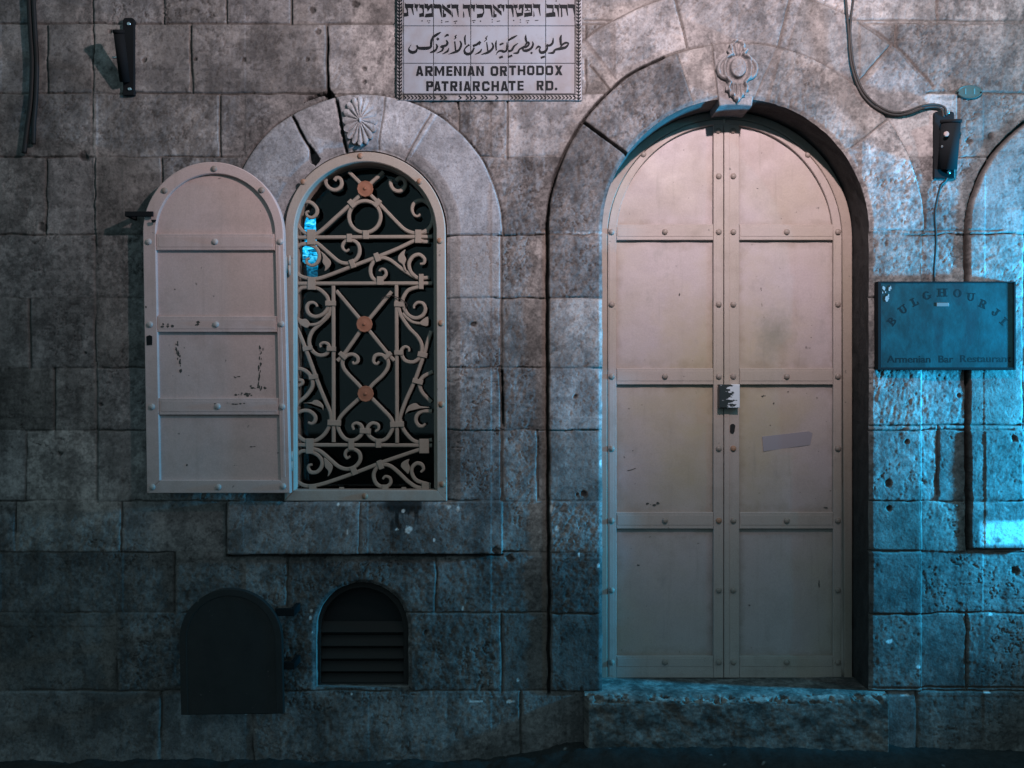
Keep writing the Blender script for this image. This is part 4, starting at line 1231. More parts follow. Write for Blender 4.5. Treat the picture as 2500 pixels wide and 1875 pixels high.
# ================================================================= CELLAR VENT
vent = empty("cellar_vent", (W(884, 1679).x, 0.0, W(884, 1679).z), "small arched cellar vent with dark metal louvres below the window", "vent")
v_ = MB()
YV = 0.045
ou = [(770, 1680)] + arc(884, 1537, 116, 116, 180, 0, 40) + [(998, 1680)]
ii = [(783, 1668)] + arc(884, 1538, 101, 103, 180, 0, 40) + [(985, 1668)]
v_.strip(ou, ii, YV, YV + 0.05, 0.003)
v_.prism([(770, 1680), (783, 1668.3), (985, 1668.3), (998, 1680)], YV - 0.0004, YV + 0.05, 0.002)
v_.build("vent_frame", M_ventm, vent)
v_ = MB(); v_.prism([(775, 1675)] + arc(884, 1537, 109, 109, 180, 0, 36) + [(993, 1675)], YV + 0.060, YV + 0.075)
v_.build("back_plate", M_hole, vent)
for (a, b) in ((1519, 1542), (1553, 1575), (1585, 1606), (1616, 1637), (1646, 1664)):
    p, q_ = W(781, a, YV + 0.02), W(987, b, YV + 0.02)
    m = MB()
    m.add([(p.x, YV + 0.040, p.z), (q_.x, YV + 0.040, p.z), (q_.x, YV + 0.010, q_.z), (p.x, YV + 0.010, q_.z),
           (p.x, YV + 0.043, p.z - 0.003), (q_.x, YV + 0.043, p.z - 0.003), (q_.x, YV + 0.013, q_.z - 0.003), (p.x, YV + 0.013, q_.z - 0.003)],
          [(3, 2, 1, 0), (4, 5, 6, 7), (0, 1, 5, 4), (3, 7, 6, 2), (0, 4, 7, 3), (1, 2, 6, 5)])
    m.build("slat", M_ventm, vent)
M_hatch = paint_mat('hatch_paint', (0.026, 0.027, 0.028), (0.018, 0.018, 0.018), 0.8, (0.034, 0.029, 0.026), 0.6, 3.3)
# its dark shutter, swung open to the left
ys = -0.15
m = MB()
k = 0.045
def vs(x, y): return (x + (y - 1560) * 0.02, y)
m.prism([vs(438, 1746)] + [vs(*p) for p in arc(563, 1562, 125, 124, 180, 0, 40)] + [vs(688, 1743)], ys, ys + 0.030, 0.004)
m.strip([vs(438, 1745)] + [vs(*p) for p in arc(563, 1562, 125, 124, 180, 0, 40)] + [vs(688, 1743)],
        [vs(455, 1743)] + [vs(*p) for p in arc(563, 1562, 108, 107, 180, 0, 40)] + [vs(671, 1742)], ys - 0.003, ys + 0.004, 0.002)
vsh = m.build("vent_shutter", M_hatch, vent)
for y in (1492, 1622):
    m = MB(); a_ = W(690, y - 9, -0.1); b_ = W(722, y + 9, -0.1)
    m.box((a_.x - 0.03, -0.125, b_.z), (b_.x, -0.110, a_.z), 0.002); m.box((b_.x - 0.02, -0.112, b_.z), (b_.x, 0.02, a_.z), 0.0)
    m.build("hinge", M_black, vsh)

# ================================================================= STREET NAME SIGN
sign = empty("street_name_sign", (W(1195, 245).x, -0.012, W(1195, 245).z), "glazed white tile street name sign lettered in Hebrew, Arabic and English", "sign")
M_tile = mat("white_glaze", (0.58, 0.62, 0.72), 0.22, 0, 0.5); t = NT(M_tile)
sp = t.n("ShaderNodeSeparateXYZ"); t.l(t.tc.outputs["Object"], sp.inputs[0])
c = t.mix((0.31, 0.33, 0.375), (0.27, 0.255, 0.27), t.ramp(t.noise(5, 4, 0.6), [(0.42, g(0)), (0.62, g(0.9))]))
c = t.mix(c, (0.24, 0.21, 0.215), t.ramp(sp.outputs[0], [(0.0, g(0)), (0.28, g(0.0)), (0.34, g(0.4))]))
c = t.mix(c, (0.20, 0.17, 0.15), t.ramp(t.noise(9, 6, 0.7), [(0.58, g(0)), (0.76, g(0.5))]))
t.l(c, t.b.inputs["Base Color"]); t.l(t.bump(t.noise(40, 3), 0.12, 0.002), t.b.inputs["Normal"])
M_bord = mat("border_glaze", (0.24, 0.24, 0.25), 0.4); t = NT(M_bord)
c = t.mix((0.33, 0.32, 0.34), (0.15, 0.135, 0.12), t.ramp(t.noise(11, 5, 0.65), [(0.40, g(0)), (0.62, g(1))]))
t.l(c, t.b.inputs["Base Color"])
M_grout = mat("grout", (0.07, 0.065, 0.06), 0.9)
YT = -0.016
m = MB(); m.pbox(969, 1421, -28, 245, YT + 0.006, 0.03); m.build("backing", M_grout, sign)
cx_ = [985, 1058, 1149, 1240.5, 1332, 1403.5]; ry_ = [-11, 63, 154.5, 229]
for j in range(3):
    for i in range(5):
        m = MB(); o = random.uniform(-0.0003, 0.0003)
        m.pbox(cx_[i] + 0.8, cx_[i + 1] - 0.8, ry_[j] + 0.7, ry_[j + 1] - 0.7, YT + o, YT + 0.012, 0.0012)
        m.build("tile", M_tile, sign)
m = MB()
for j, (a, b) in enumerate(((-27.5, 62.5), (63.8, 153.8), (155, 245))):
    dx = (0, 0, -0.6)[j]
    m.pbox(969.5 + dx, 984.2, a, b, YT - 0.0005 * j, YT + 0.012, 0.001); m.pbox(1404.3, 1420.8 + dx, a, b, YT - 0.0004 * j, YT + 0.012, 0.001)
for i in range(5):
    m.pbox(cx_[i] + 0.6, cx_[i + 1] - 0.6, 229.8, 244.8, YT + 0.0004 * (i % 2), YT + 0.012, 0.001)
    m.pbox(cx_[i] + 0.6, cx_[i + 1] - 0.6, -27.5, -11.8, YT, YT + 0.012, 0.001)
m.build("border", M_bord, sign)
# vine pattern and inner lines of the border
m = MB(); YP = YT - 0.0024
_k = [0]
def flat(poly, d=YP):
    _k[0] += 1
    m.prism(poly, d - 0.00001 * (_k[0] % 40), d + 0.0016)
for cx, sgn in ((975.5, 1), (1413.0, -1)):
    y = 0
    flat([(cx - 1.2, -25), (cx + 1.2, -25), (cx + 1.2, 243), (cx - 1.2, 243)])
    while y < 240:
        j = random.uniform(-0.6, 0.6)
        flat([(cx, y + 7 + j), (cx - 5.6, y + 1.0), (cx - 4.4, y - 1.6), (cx, y + 3.2)], YP - 0.0009)
        flat([(cx, y + 7 - j), (cx + 5.6, y + 1.0), (cx + 4.4, y - 1.6), (cx, y + 3.2)], YP - 0.0011)
        y += 8.2
x = 984
while x < 1404:
    if not (1052 < x < 1238) or random.random() < 0.3:
        flat([(x, 233.5), (x + 2.5, 232.5), (x + 8.5, 238), (x + 6, 239)]); flat([(x, 242), (x + 2.5, 243), (x + 8.5, 239.6), (x + 6, 238.6)], YP - 0.0009)
    x += 9.0
for xx in (981.2, 1406.0): flat([(xx, -11), (xx + 0.9, -11), (xx + 0.9, 231), (xx, 231)])
flat([(982.4, 230.4), (1405.8, 230.4), (1405.8, 231.3), (982.4, 231.3)], YP - 0.0009)
m.build("border_pattern", M_letter, sign)

def T1(p): return (960 + p[0] * 0.1085, p[1] * 0.1085)
def T2(p): return (1190 + p[0] * 0.1085, p[1] * 0.1085)
def T3(p): return (960 + p[0] * 0.1085, 120 + p[1] * 0.1085)
def T4(p): return (1190 + p[0] * 0.1085, 120 + p[1] * 0.1085)
YL_ = YT - 0.0014
def glyph(cf, polys):
    for pl_ in polys: flat([cf(p) for p in pl_], YL_)
def dot(cf, x, y, r, n=10):
    flat([cf((x + r * math.cos(6.2832 * i / n), y + r * math.sin(6.2832 * i / n))) for i in range(n)], YL_)
def dash(cf, a, b, w_):
    dx, dy = b[0] - a[0], b[1] - a[1]; L = math.hypot(dx, dy); nx, ny = -dy / L * w_ / 2, dx / L * w_ / 2
    flat([cf(p) for p in ((a[0] + nx, a[1] + ny), (b[0] + nx, b[1] + ny), (b[0] - nx, b[1] - ny), (a[0] - nx, a[1] - ny))], YL_)
# Hebrew line
m = MB()
glyph(T1, [[(262, 60), (285, 85), (460, 88), (455, 160), (445, 180), (468, 335), (455, 335), (405, 180), (270, 175)], [(280, 176), (330, 180), (345, 355), (245, 378), (245, 290), (305, 285), (310, 250)],
           [(480, 65), (500, 95), (575, 95), (545, 190), (545, 255), (530, 250), (515, 180), (480, 175)],
           [(585, 75), (610, 100), (690, 100), (695, 370), (590, 385), (585, 310), (660, 285), (665, 230), (640, 180), (590, 175)],
           [(705, 65), (730, 90), (785, 85), (790, 130), (840, 90), (890, 95), (895, 380), (710, 390), (730, 310), (870, 290), (860, 180), (840, 175), (775, 260), (760, 190), (705, 180)],
           [(915, 75), (940, 95), (1060, 95), (1090, 130), (1100, 380), (1085, 385), (1040, 190), (920, 185)],
           [(1105, 85), (1140, 120), (1300, 240), (1315, 350), (1100, 180)], [(1210, 110), (1290, 90), (1285, 170), (1240, 185), (1215, 160)], [(1120, 210), (1145, 230), (1145, 300), (1190, 315), (1185, 375), (1115, 395)],
           [(1310, 75), (1330, 100), (1470, 100), (1465, 180), (1475, 375), (1460, 375), (1420, 190), (1315, 190)], [(1325, 220), (1335, 300), (1350, 370), (1325, 395), (1318, 300)],
           [(1570, 80), (1590, 105), (1730, 105), (1730, 380), (1715, 380), (1680, 190), (1570, 195)], [(1580, 245), (1595, 300), (1605, 370), (1580, 400), (1572, 330)],
           [(1755, 85), (1775, 105), (1850, 105), (1835, 200), (1825, 265), (1810, 250), (1795, 190), (1755, 185)],
           [(1865, 80), (1890, 105), (2045, 105), (2050, 280), (2010, 385), (1885, 405), (1885, 320), (2000, 300), (2030, 260), (2010, 195), (1870, 185)]])
glyph(T2, [[(-60, 85), (-35, 105), (85, 105), (105, 130), (118, 385), (100, 385), (60, 195), (-55, 190)],
           [(125, 90), (150, 115), (320, 260), (322, 350), (125, 175)], [(225, 110), (300, 90), (295, 175), (250, 190), (230, 160)], [(140, 210), (160, 235), (165, 310), (210, 320), (205, 380), (130, 395)],
           [(305, 85), (330, 105), (390, 105), (385, 180), (370, 270), (355, 240), (345, 185), (310, 180)],
           [(412, 90), (440, 105), (560, 100), (585, 140), (590, 380), (575, 385), (535, 190), (415, 185)],
           [(588, 80), (610, 105), (680, 100), (685, 170), (640, 190), (670, 290), (770, 285), (775, 180), (740, 190), (720, 230), (705, 200), (710, 100), (825, 95), (800, 345), (665, 385), (625, 185), (590, 175)],
           [(838, 70), (860, 95), (1005, 95), (1010, 355), (830, 385), (830, 290), (980, 275), (975, 180), (905, 180), (925, 235), (850, 250), (840, 240), (890, 220), (880, 185), (840, 180)],
           [(1025, 65), (1050, 95), (1190, 95), (1185, 180), (1198, 355), (1185, 355), (1145, 185), (1030, 180)], [(1040, 230), (1055, 300), (1065, 360), (1035, 385)],
           [(1330, 80), (1350, 100), (1490, 105), (1490, 260), (1530, 285), (1535, 370), (1325, 385), (1325, 300), (1460, 275), (1465, 190), (1335, 180)],
           [(1508, 85), (1530, 105), (1610, 105), (1612, 380), (1600, 380), (1565, 190), (1510, 180)],
           [(1620, 75), (1640, 100), (1800, 105), (1815, 355), (1800, 350), (1760, 190), (1680, 185), (1690, 370), (1660, 385), (1655, 185), (1620, 175)],
           [(1805, 75), (1830, 95), (1950, 95), (1970, 130), (1972, 355), (1960, 355), (1920, 185), (1815, 180)]])
for x, y, r in ((650, 468, 15), (778, 468, 13), (822, 465, 13), (803, 510, 13), (1092, 460, 12), (1095, 505, 12), (1400, 515, 14), (1815, 500, 14), (1965, 475, 15)): dot(T1, x, y, r)
for x, y, r in ((110, 440, 12), (110, 495, 12), (592, 460, 14), (740, 445, 12), (742, 498, 12), (905, 510, 13), (940, 240, 15), (1548, 20, 15), (1960, 400, 13), (1968, 445, 13)): dot(T2, x, y, r)
for a, b in (((1168, 490), (1248, 482)), ((1358, 482), (1442, 470)), ((1772, 467), (1854, 455))): dash(T1, a, b, 15)
for a, b in (((212, 479), (288, 469)), ((868, 469), (942, 461)), ((1068, 461), (1147, 454))): dash(T2, a, b, 14)
m.build("hebrew_lettering", M_letter, sign)
# Arabic line, brush strokes of changing width
m = MB()
def brush(cf, pts):
    _k[0] += 1
    o = 0.00001 * (_k[0] % 40)
    q = smooth(pts, 5) if len(pts) > 2 else pts
    m.ribbon([cf(p) for p in q], [max(0.6, p[2] * 1.18) * 0.1085 for p in q], YL_ - o, YL_ + 0.0016, 0.0001)
for s in ([(405, 1005, 6), (355, 1090, 22), (375, 1150, 48), (440, 1178, 58), (510, 1152, 46), (545, 1080, 24)], [(530, 1015, 28), (575, 1078, 50), (720, 1085, 62), (815, 1072, 52), (860, 1030, 40)],
          [(852, 1050, 38), (862, 920, 46), (900, 825, 34)], [(890, 835, 48), (990, 772, 46), (1075, 720, 12)], [(962, 985, 10), (990, 1040, 38), (968, 1110, 34), (915, 1150, 48), (828, 1183, 16)],
          [(1192, 900, 18), (1222, 960, 42), (1190, 1020, 42), (1100, 1045, 50), (1080, 1072, 40)], [(1130, 1050, 34), (1100, 1135, 34), (978, 1195, 10)], [(1252, 1075, 12), (1222, 1150, 38), (1105, 1218, 10)],
          [(1155, 832, 12), (1212, 785, 42), (1250, 795, 28)], [(1498, 918, 18), (1532, 990, 38), (1490, 1110, 42), (1400, 1168, 46), (1245, 1218, 8)], [(1385, 930, 26), (1408, 1150, 30)],
          [(1432, 785, 12), (1395, 820, 26), (1412, 850, 20), (1365, 882, 10)], [(1632, 780, 8), (1612, 860, 34), (1624, 1005, 24)],
          [(1712, 1010, 34), (1650, 1050, 26), (1602, 1120, 30), (1622, 1190, 48), (1685, 1215, 54), (1765, 1180, 44), (1825, 1070, 28)], [(1795, 1035, 46), (1880, 1000, 46), (1965, 938, 48)], [(1965, 940, 40), (1925, 1000, 44)],
          [(1992, 1098, 12), (1950, 1170, 38), (1838, 1224, 10)], [(2128, 805, 10), (2085, 855, 26), (2102, 885, 18), (2045, 935, 10)], [(2105, 945, 20), (2128, 1140, 30)]): brush(T1, s)
for s in ([(98, 955, 16), (132, 1040, 38), (90, 1120, 44), (0, 1182, 48), (-140, 1228, 8)], [(208, 905, 8), (190, 980, 34), (200, 1135, 24)],
          [(190, 1235, 8), (250, 1152, 32), (330, 1142, 42), (355, 1162, 42), (425, 1140, 38), (440, 1050, 32), (442, 945, 10)], [(275, 1008, 34), (362, 970, 34)], [(265, 1300, 40), (348, 1270, 40)],
          [(470, 905, 36), (580, 842, 42), (672, 795, 12)], [(468, 1150, 42), (545, 1130, 42), (600, 1040, 36), (692, 968, 10)], [(475, 1280, 38), (560, 1245, 38)],
          [(580, 1196, 10), (680, 1185, 44), (720, 1112, 32), (810, 1062, 42), (870, 1020, 34)], [(868, 775, 8), (860, 860, 44), (888, 965, 32)], [(850, 1010, 30), (915, 952, 40), (935, 995, 36), (880, 1050, 42), (800, 1075, 30)],
          [(1012, 930, 12), (1027, 1000, 38), (980, 1090, 44), (880, 1138, 54), (812, 1130, 42), (800, 1085, 30)],
          [(1082, 1112, 10), (1140, 1050, 42), (1192, 1062, 24), (1170, 1120, 32), (1205, 1178, 54), (1285, 1166, 54), (1342, 1100, 38), (1352, 1035, 30)], [(1325, 1012, 54), (1365, 1025, 42), (1425, 1010, 42), (1472, 950, 42), (1482, 848, 10)],
          [(1200, 1302, 40), (1295, 1268, 40)], [(1360, 1192, 10), (1480, 1182, 48), (1525, 1120, 38), (1640, 1092, 54), (1762, 1062, 48), (1825, 980, 26), (1770, 960, 38), (1700, 992, 38), (1645, 1055, 22)],
          [(1672, 780, 8), (1645, 860, 48), (1655, 1015, 36)]): brush(T2, s)
for cf, x, y, r in ((T1, 1005, 876, 38), (T1, 1700, 1010, 24), (T2, 993, 1190, 32)): dot(cf, x, y, r, 4)
m.build("arabic_lettering", M_letter, sign)
# English lines: block capitals
m = MB()
def cap(cf, ch_, x0, x1, y0, y1):
    t_ = (y1 - y0) * 0.235; w_ = x1 - x0; c_ = (y1 - y0) * 0.17
    def P(*pts): flat([cf(p) for p in pts], YL_)
    def R(a, b, c, d): P((a, b), (c, b), (c, d), (a, d))
    ym = (y0 + y1) / 2
    if ch_ == 'I': R(x0, y0, x1, y1)
    elif ch_ == 'T': R(x0, y0, x1, y0 + t_); R(x0 + w_ / 2 - t_ * .52, y0 + t_, x0 + w_ / 2 + t_ * .52, y1)
    elif ch_ == 'H': R(x0, y0, x0 + t_, y1); R(x1 - t_, y0, x1, y1); R(x0 + t_, ym - t_ * .45, x1 - t_, ym + t_ * .45)
    elif ch_ == 'E':
        R(x0, y0, x0 + t_, y1); R(x0 + t_, y0, x1, y0 + t_ * .85); R(x0 + t_, y1 - t_ * .85, x1, y1); R(x0 + t_, ym - t_ * .42, x1 - 4, ym + t_ * .42)
    elif ch_ == 'N': R(x0, y0, x0 + t_, y1); R(x1 - t_, y0, x1, y1); P((x0 + t_, y0), (x1 - t_, y1 - t_ * 1.3), (x1 - t_, y1), (x0 + t_, y0 + t_ * 1.3))
    elif ch_ == 'M':
        R(x0, y0, x0 + t_, y1); R(x1 - t_, y0, x1, y1); c = (x0 + x1) / 2
        P((x0 + t_, y0), (c, ym + 10), (x1 - t_, y0), (x1 - t_, y0 + t_ * 1.5), (c, y1 - 10), (x0 + t_, y0 + t_ * 1.5))
    elif ch_ == 'A':
        c = (x0 + x1) / 2; k_ = t_ * 0.62
        P((x0, y1), (c - k_, y0), (c, y0), (c, y0 + t_ * 1.2), (x0 + t_ * 1.05, y1)); P((x1, y1), (c + k_, y0), (c, y0), (c, y0 + t_ * 1.2), (x1 - t_ * 1.05, y1))
        R(x0 + w_ * .26, y1 - t_ * 1.45, x1 - w_ * .26, y1 - t_ * .65)
    elif ch_ in 'RP':
        R(x0, y0, x0 + t_, y1); yb = y0 + (y1 - y0) * .60
        P((x0 + t_, y0), (x1 - c_ * .6, y0), (x1, y0 + c_ * .6), (x1, yb - c_ * .6), (x1 - c_ * .6, yb), (x0 + t_, yb), (x0 + t_, yb - t_ * .8), (x1 - t_, yb - t_ * .8), (x1 - t_, y0 + t_ * .8), (x0 + t_, y0 + t_ * .8))
        if ch_ == 'R': P((x0 + t_ * 1.2, yb), (x0 + t_ * 2.3, yb), (x1 + 4, y1), (x1 - t_ * 1.25, y1))
    elif ch_ in 'OD':
        a_ = c_ if ch_ == 'O' else 0
        P((x0 + a_, y0), (x1 - c_, y0), (x1, y0 + c_), (x1, ym), (x1 - t_, ym), (x1 - t_, y0 + t_), (x0 + t_, y0 + t_), (x0 + t_, ym), (x0, ym), (x0, y0 + a_))
        P((x0 + a_, y1), (x1 - c_, y1), (x1, y1 - c_), (x1, ym), (x1 - t_, ym), (x1 - t_, y1 - t_), (x0 + t_, y1 - t_), (x0 + t_, ym), (x0, ym), (x0, y1 - a_))
    elif ch_ == 'C':
        P((x1, y0 + t_ * 1.6), (x1, y0 + c_), (x1 - c_, y0), (x0 + c_, y0), (x0, y0 + c_), (x0, y1 - c_), (x0 + c_, y1), (x1 - c_, y1), (x1, y1 - c_), (x1, y1 - t_ * 1.6), (x1 - t_, y1 - t_ * 1.4),
          (x1 - t_, y1 - t_), (x0 + t_, y1 - t_), (x0 + t_, y0 + t_), (x1 - t_, y0 + t_), (x1 - t_, y0 + t_ * 1.4))
    elif ch_ == 'X':
        P((x0, y0), (x0 + t_ * 1.2, y0), (x1 + 2, y1), (x1 - t_ * 1.2, y1)); P((x1 - t_ * 1.2, y0), (x1, y0), (x0 + t_ * 1.2, y1), (x0 - 2, y1))
for c, a, b in (('A', 510, 680), ('R', 722, 890), ('M', 930, 1150), ('E', 1198, 1335), ('N', 1368, 1540), ('I', 1585, 1640), ('A', 1670, 1840), ('N', 1870, 2040)): cap(T3, c, a, b, 380, 600)
m.build("english_word", M_letter, sign); m = MB()
for c, a, b in (('O', 72, 245), ('R', 285, 440)): cap(T4, c, a, b, 380, 600)
for c, a, b in (('T', 490, 645), ('H', 682, 855), ('O', 893, 1060), ('D', 1098, 1272), ('O', 1305, 1480), ('X', 1520, 1690)): cap(T4, c, a, b, 367, 585)
m.build("english_word", M_letter, sign); m = MB()
for c, a, b in (('P', 745, 900), ('A', 915, 1075), ('T', 1088, 1245), ('R', 1285, 1445), ('I', 1492, 1545), ('A', 1585, 1745), ('R', 1790, 1950), ('C', 2000, 2170)): cap(T3, c, a, b, 720, 942)
for c, a, b, y0, y1 in (('H', 92, 262, 718, 942), ('A', 300, 465, 718, 942), ('T', 480, 635, 712, 930), ('E', 678, 815, 712, 928)): cap(T4, c, a, b, y0, y1)
m.build("english_word", M_letter, sign); m = MB()
for c, a, b, y0, y1 in (('R', 1108, 1265, 710, 928), ('D', 1310, 1485, 710, 928)): cap(T4, c, a, b, y0, y1)
dot(T4, 1545, 895, 31, 14)
m.build("english_word", M_letter, sign)

# ================================================================= RESTAURANT BOARD
board = empty("restaurant_sign", (W(2312, 903).x, 0.0, W(2312, 903).z), "rectangular teal tarnished metal board with dark raised lettering in a black frame", "sign")
YB = -0.055
M_teal = mat("tarnished_brass", (0.02, 0.17, 0.22), 0.42, 0.15, 0.5); t = NT(M_teal)
c = t.mix((0.009, 0.070, 0.083), (0.007, 0.026, 0.030), t.ramp(t.noise(14, 6, 0.65, t.scaled((1, 1, 0.6))), [(0.34, g(0)), (0.62, g(1))]))
c = t.mix(c, (0.012, 0.022, 0.028), t.ramp(t.noise(7, 4, 0.6, t.scaled((1.6, 1, 0.5), (3, 0, 1))), [(0.50, g(0)), (0.66, g(0.85))]))
t.l(c, t.b.inputs["Base Color"]); t.l(t.bump(t.noise(60, 5, 0.7), 0.3, 0.002), t.b.inputs["Normal"])
m = MB(); m.pbox(2150, 2477, 690, 900, YB + 0.006, YB + 0.022); m.build("face_plate", M_teal, board)
m = MB()
m.pbox(2143.5, 2152, 687, 903, YB, -0.002, 0.0015); m.pbox(2475, 2480.5, 687, 903, YB, -0.002, 0.0015)
m.pbox(2152.2, 2474.8, 687, 690.5, YB + 0.0004, -0.002, 0.0012); m.pbox(2152.2, 2474.8, 897, 903, YB + 0.0004, -0.002, 0.0015)
m.build("frame", M_black, board)
YBL = YB + 0.0056
def S(p): return (2130 + p[0] * 0.16727, 670 + p[1] * 0.16727)
m = MB()
def letter(ch_, cx, cy, rot, h=118, w_=96):
    """slab-serif capital from bars; local x right, y down, origin centre"""
    r = math.radians(rot); ca, sa = math.cos(r), math.sin(r)
    def T(x, y): return S((cx + x * ca + y * sa, cy - x * sa + y * ca))
    def F(*pts): flat([T(*p) for p in pts], YBL)
    def R(a, b, c, d): F((a, b), (c, b), (c, d), (a, d))
    H_, V_ = h / 2, w_ / 2; s_ = 30; f = 14
    def ring(x0, x1, y0, y1, th, tv, a0=0, a1=360):
        n = 18; pts = []
        for i in range(n + 1):
            a = math.radians(a0 + (a1 - a0) * i / n)
            pts.append(((x0 + x1) / 2 + (x1 - x0) / 2 * math.cos(a), (y0 + y1) / 2 + (y1 - y0) / 2 * math.sin(a)))
        for i in range(n + 1):
            a = math.radians(a1 - (a1 - a0) * i / n)
            pts.append(((x0 + x1) / 2 + ((x1 - x0) / 2 - th) * math.cos(a), (y0 + y1) / 2 + ((y1 - y0) / 2 - tv) * math.sin(a)))
        F(*pts)
    if ch_ == 'I': R(-15, -H_, 15, H_); R(-34, -H_, -15, -H_ + f); R(15, -H_, 34, -H_ + f); R(-34, H_ - f, -15, H_); R(15, H_ - f, 34, H_)
    elif ch_ == 'L': R(-30, -H_, 0, H_); R(-50, -H_, -30, -H_ + f); R(0, -H_, 18, -H_ + f); R(-50, H_ - f, -30, H_); R(0, H_ - f, 50, H_); R(36, H_ - 42, 50, H_ - f)
    elif ch_ == 'H':
        for sx in (-1, 1): R(sx * 40 - 15, -H_, sx * 40 + 15, H_); R(sx * 40 - 34, -H_, sx * 40 - 15, -H_ + f); R(sx * 40 + 15, -H_, sx * 40 + 34, -H_ + f); R(sx * 40 - 34, H_ - f, sx * 40 - 15, H_); R(sx * 40 + 15, H_ - f, sx * 40 + 34, H_)
        R(-25, -7, 25, 7)
    elif ch_ == 'U':
        R(-48, -H_, -20, 12); R(24, -H_, 42, 12); R(-66, -H_, -48, -H_ + f); R(-20, -H_, -4, -H_ + f); R(8, -H_, 24, -H_ + f); R(42, -H_, 60, -H_ + f); ring(-48, 42, -32, H_, 24, 15, 0, 180)
    elif ch_ == 'O': ring(-60, 60, -H_ - 2, H_ + 2, 30, 13, 0, 179.9); ring(-60, 60, -H_ - 2, H_ + 2, 30, 13, 180, 359.9)
    elif ch_ == 'G': ring(-58, 52, -H_ - 2, H_ + 2, 30, 13, 40, 320); R(10, 2, 62, 15); R(28, 15, 52, 48)
    elif ch_ == 'B': R(-44, -H_, -16, H_); R(-58, -H_, -44, -H_ + f); R(-58, H_ - f, -44, H_); ring(-60, 36, -H_, 4, 24, 13, -90, 90); ring(-64, 46, -5, H_, 26, 13, -90, 90)
    elif ch_ == 'R': R(-44, -H_, -16, H_); R(-60, -H_, -44, -H_ + f); R(-60, H_ - f, -44, H_); R(-16, H_ - f, 0, H_); ring(-60, 40, -H_, 8, 26, 13, -90, 90); F((-8, 2), (20, 2), (56, H_), (22, H_))
    elif ch_ == 'J': R(-2, -H_, 28, 22); R(-22, -H_, -2, -H_ + f); R(28, -H_, 46, -H_ + f); ring(-46, 28, -10, H_, 24, 14, 0, 170); R(-46, 6, -20, 34)
for a in (('B', 290, 680, 50), ('U', 452, 512, 36), ('L', 615, 402, 26), ('G', 800, 308, 13), ('H', 1022, 265, 1), ('O', 1243, 275, -2), ('U', 1440, 330, -4), ('R', 1618, 432, -22), ('J', 1805, 555, -34), ('I', 1920, 682, -44)):
    m = MB(); letter(*a); m.build("letter", M_letter, board)
# small line of words
def text_part(body, px, py, hpx, wpx, d, name, parent):
    cu = bpy.data.curves.new(name, 'FONT'); cu.body = body; cu.size = 1.0; cu.offset = 0.012; cu.extrude = 0.02
    tmp = bpy.data.objects.new("tmp_text", cu); col.objects.link(tmp)
    dg = bpy.context.evaluated_depsgraph_get(); me = bpy.data.meshes.new_from_object(tmp.evaluated_get(dg))
    bpy.data.objects.remove(tmp)
    n = len(me.vertices); a = np.empty(n * 3, np.float32); me.vertices.foreach_get("co", a); a = a.reshape(-1, 3)
    s = (D + d) / D / PX; p = W(px, py, d); off = origin(parent)
    sx_ = wpx * s / (a[:, 0].max() - a[:, 0].min()); sz_ = hpx * s / a[:, 1].max()
    b = np.empty_like(a)
    b[:, 0] = p.x + (a[:, 0] - a[:, 0].min()) * sx_ - off.x; b[:, 1] = d - a[:, 2] * 0.01 - off.y; b[:, 2] = p.z + a[:, 1] * sz_ - off.z
    me.vertices.foreach_set("co", b.ravel()); me.materials.clear(); me.materials.append(M_letter); me.update(); me.name = name
    o = bpy.data.objects.new(name, me); col.objects.link(o); o.parent = parent
    return o
text_part("Armenian", 2166, 885, 17, 106, YBL + 0.0002, "small_lettering", board)
text_part("Bar", 2292, 885, 17, 36, YBL + 0.0002, "small_lettering", board)
text_part("Restaurant", 2345, 884, 17, 124, YBL + 0.0002, "small_lettering", board)
# little screws and the worn nameplate patch
m = MB(); m.pbox(2287, 2317, 739, 748, YB + 0.0035, YB + 0.007, 0.001)
m.build("nameplate", mat("pale_plate", (0.25, 0.24, 0.24), 0.35, 0.3), board)
m = MB(); chips(m, 2165, 717, 12, 16, 9, YB + 0.0040, 90); m.build("paint_splash", mat("pale_paint", (0.30, 0.36, 0.38), 0.4), board)

# ================================================================= SMALL FITTINGS
def bracket(loc_px, plate, tube_, label, screws):
    x0, x1, y0, y1 = plate
    root = empty("pole_bracket", W(*loc_px, 0.0), label, "bracket", None)
    m = MB()
    r_ = 6
    poly = [(x0, y1), (x0, y0 + r_), (x0 + r_ * .3, y0 + r_ * .3), (x0 + r_, y0), (x1 - r_, y0), (x1 - r_ * .3, y0 + r_ * .3), (x1, y0 + r_), (x1, y1)]
    m.prism(poly, -0.022, 0.02, 0.002); m.build("mounting_plate", M_black, root)
    m = MB()
    m.tube([tube_[0], tube_[1]], tube_[2], 20)
    # dark bore at the mouth
    p0, p1 = Vector(tube_[0]), Vector(tube_[1]); dr_ = (p1 - p0).normalized()
    m.tube([p1 - dr_ * 0.012, p1 + dr_ * 0.002], tube_[2] * 1.10, 20)
    m.build("pole_socket", M_black, root, True)
    m = MB(); p = W(x0 + 4, (y0 + y1) / 2 + 10, -0.03)
    m.tube([(tube_[0][0] - 0.045, tube_[0][1] - 0.035, p.z), (tube_[0][0] + 0.02, tube_[0][1] - 0.035, p.z)], 0.006, 8)
    m.build("clamp_screw", M_zinc, root, True)
    for x, y in screws:
        m = MB(); q_ = W(x, y, -0.026)
        m.lathe((q_.x, -0.022, q_.z), [(0.0095, 0.003), (0.0095, -0.003), (0.007, -0.006), (0.004, -0.005), (0.0005, -0.004)], 14)
        m.build("screw", M_zinc, root, True)
    return root
zl = W(0, 205).z
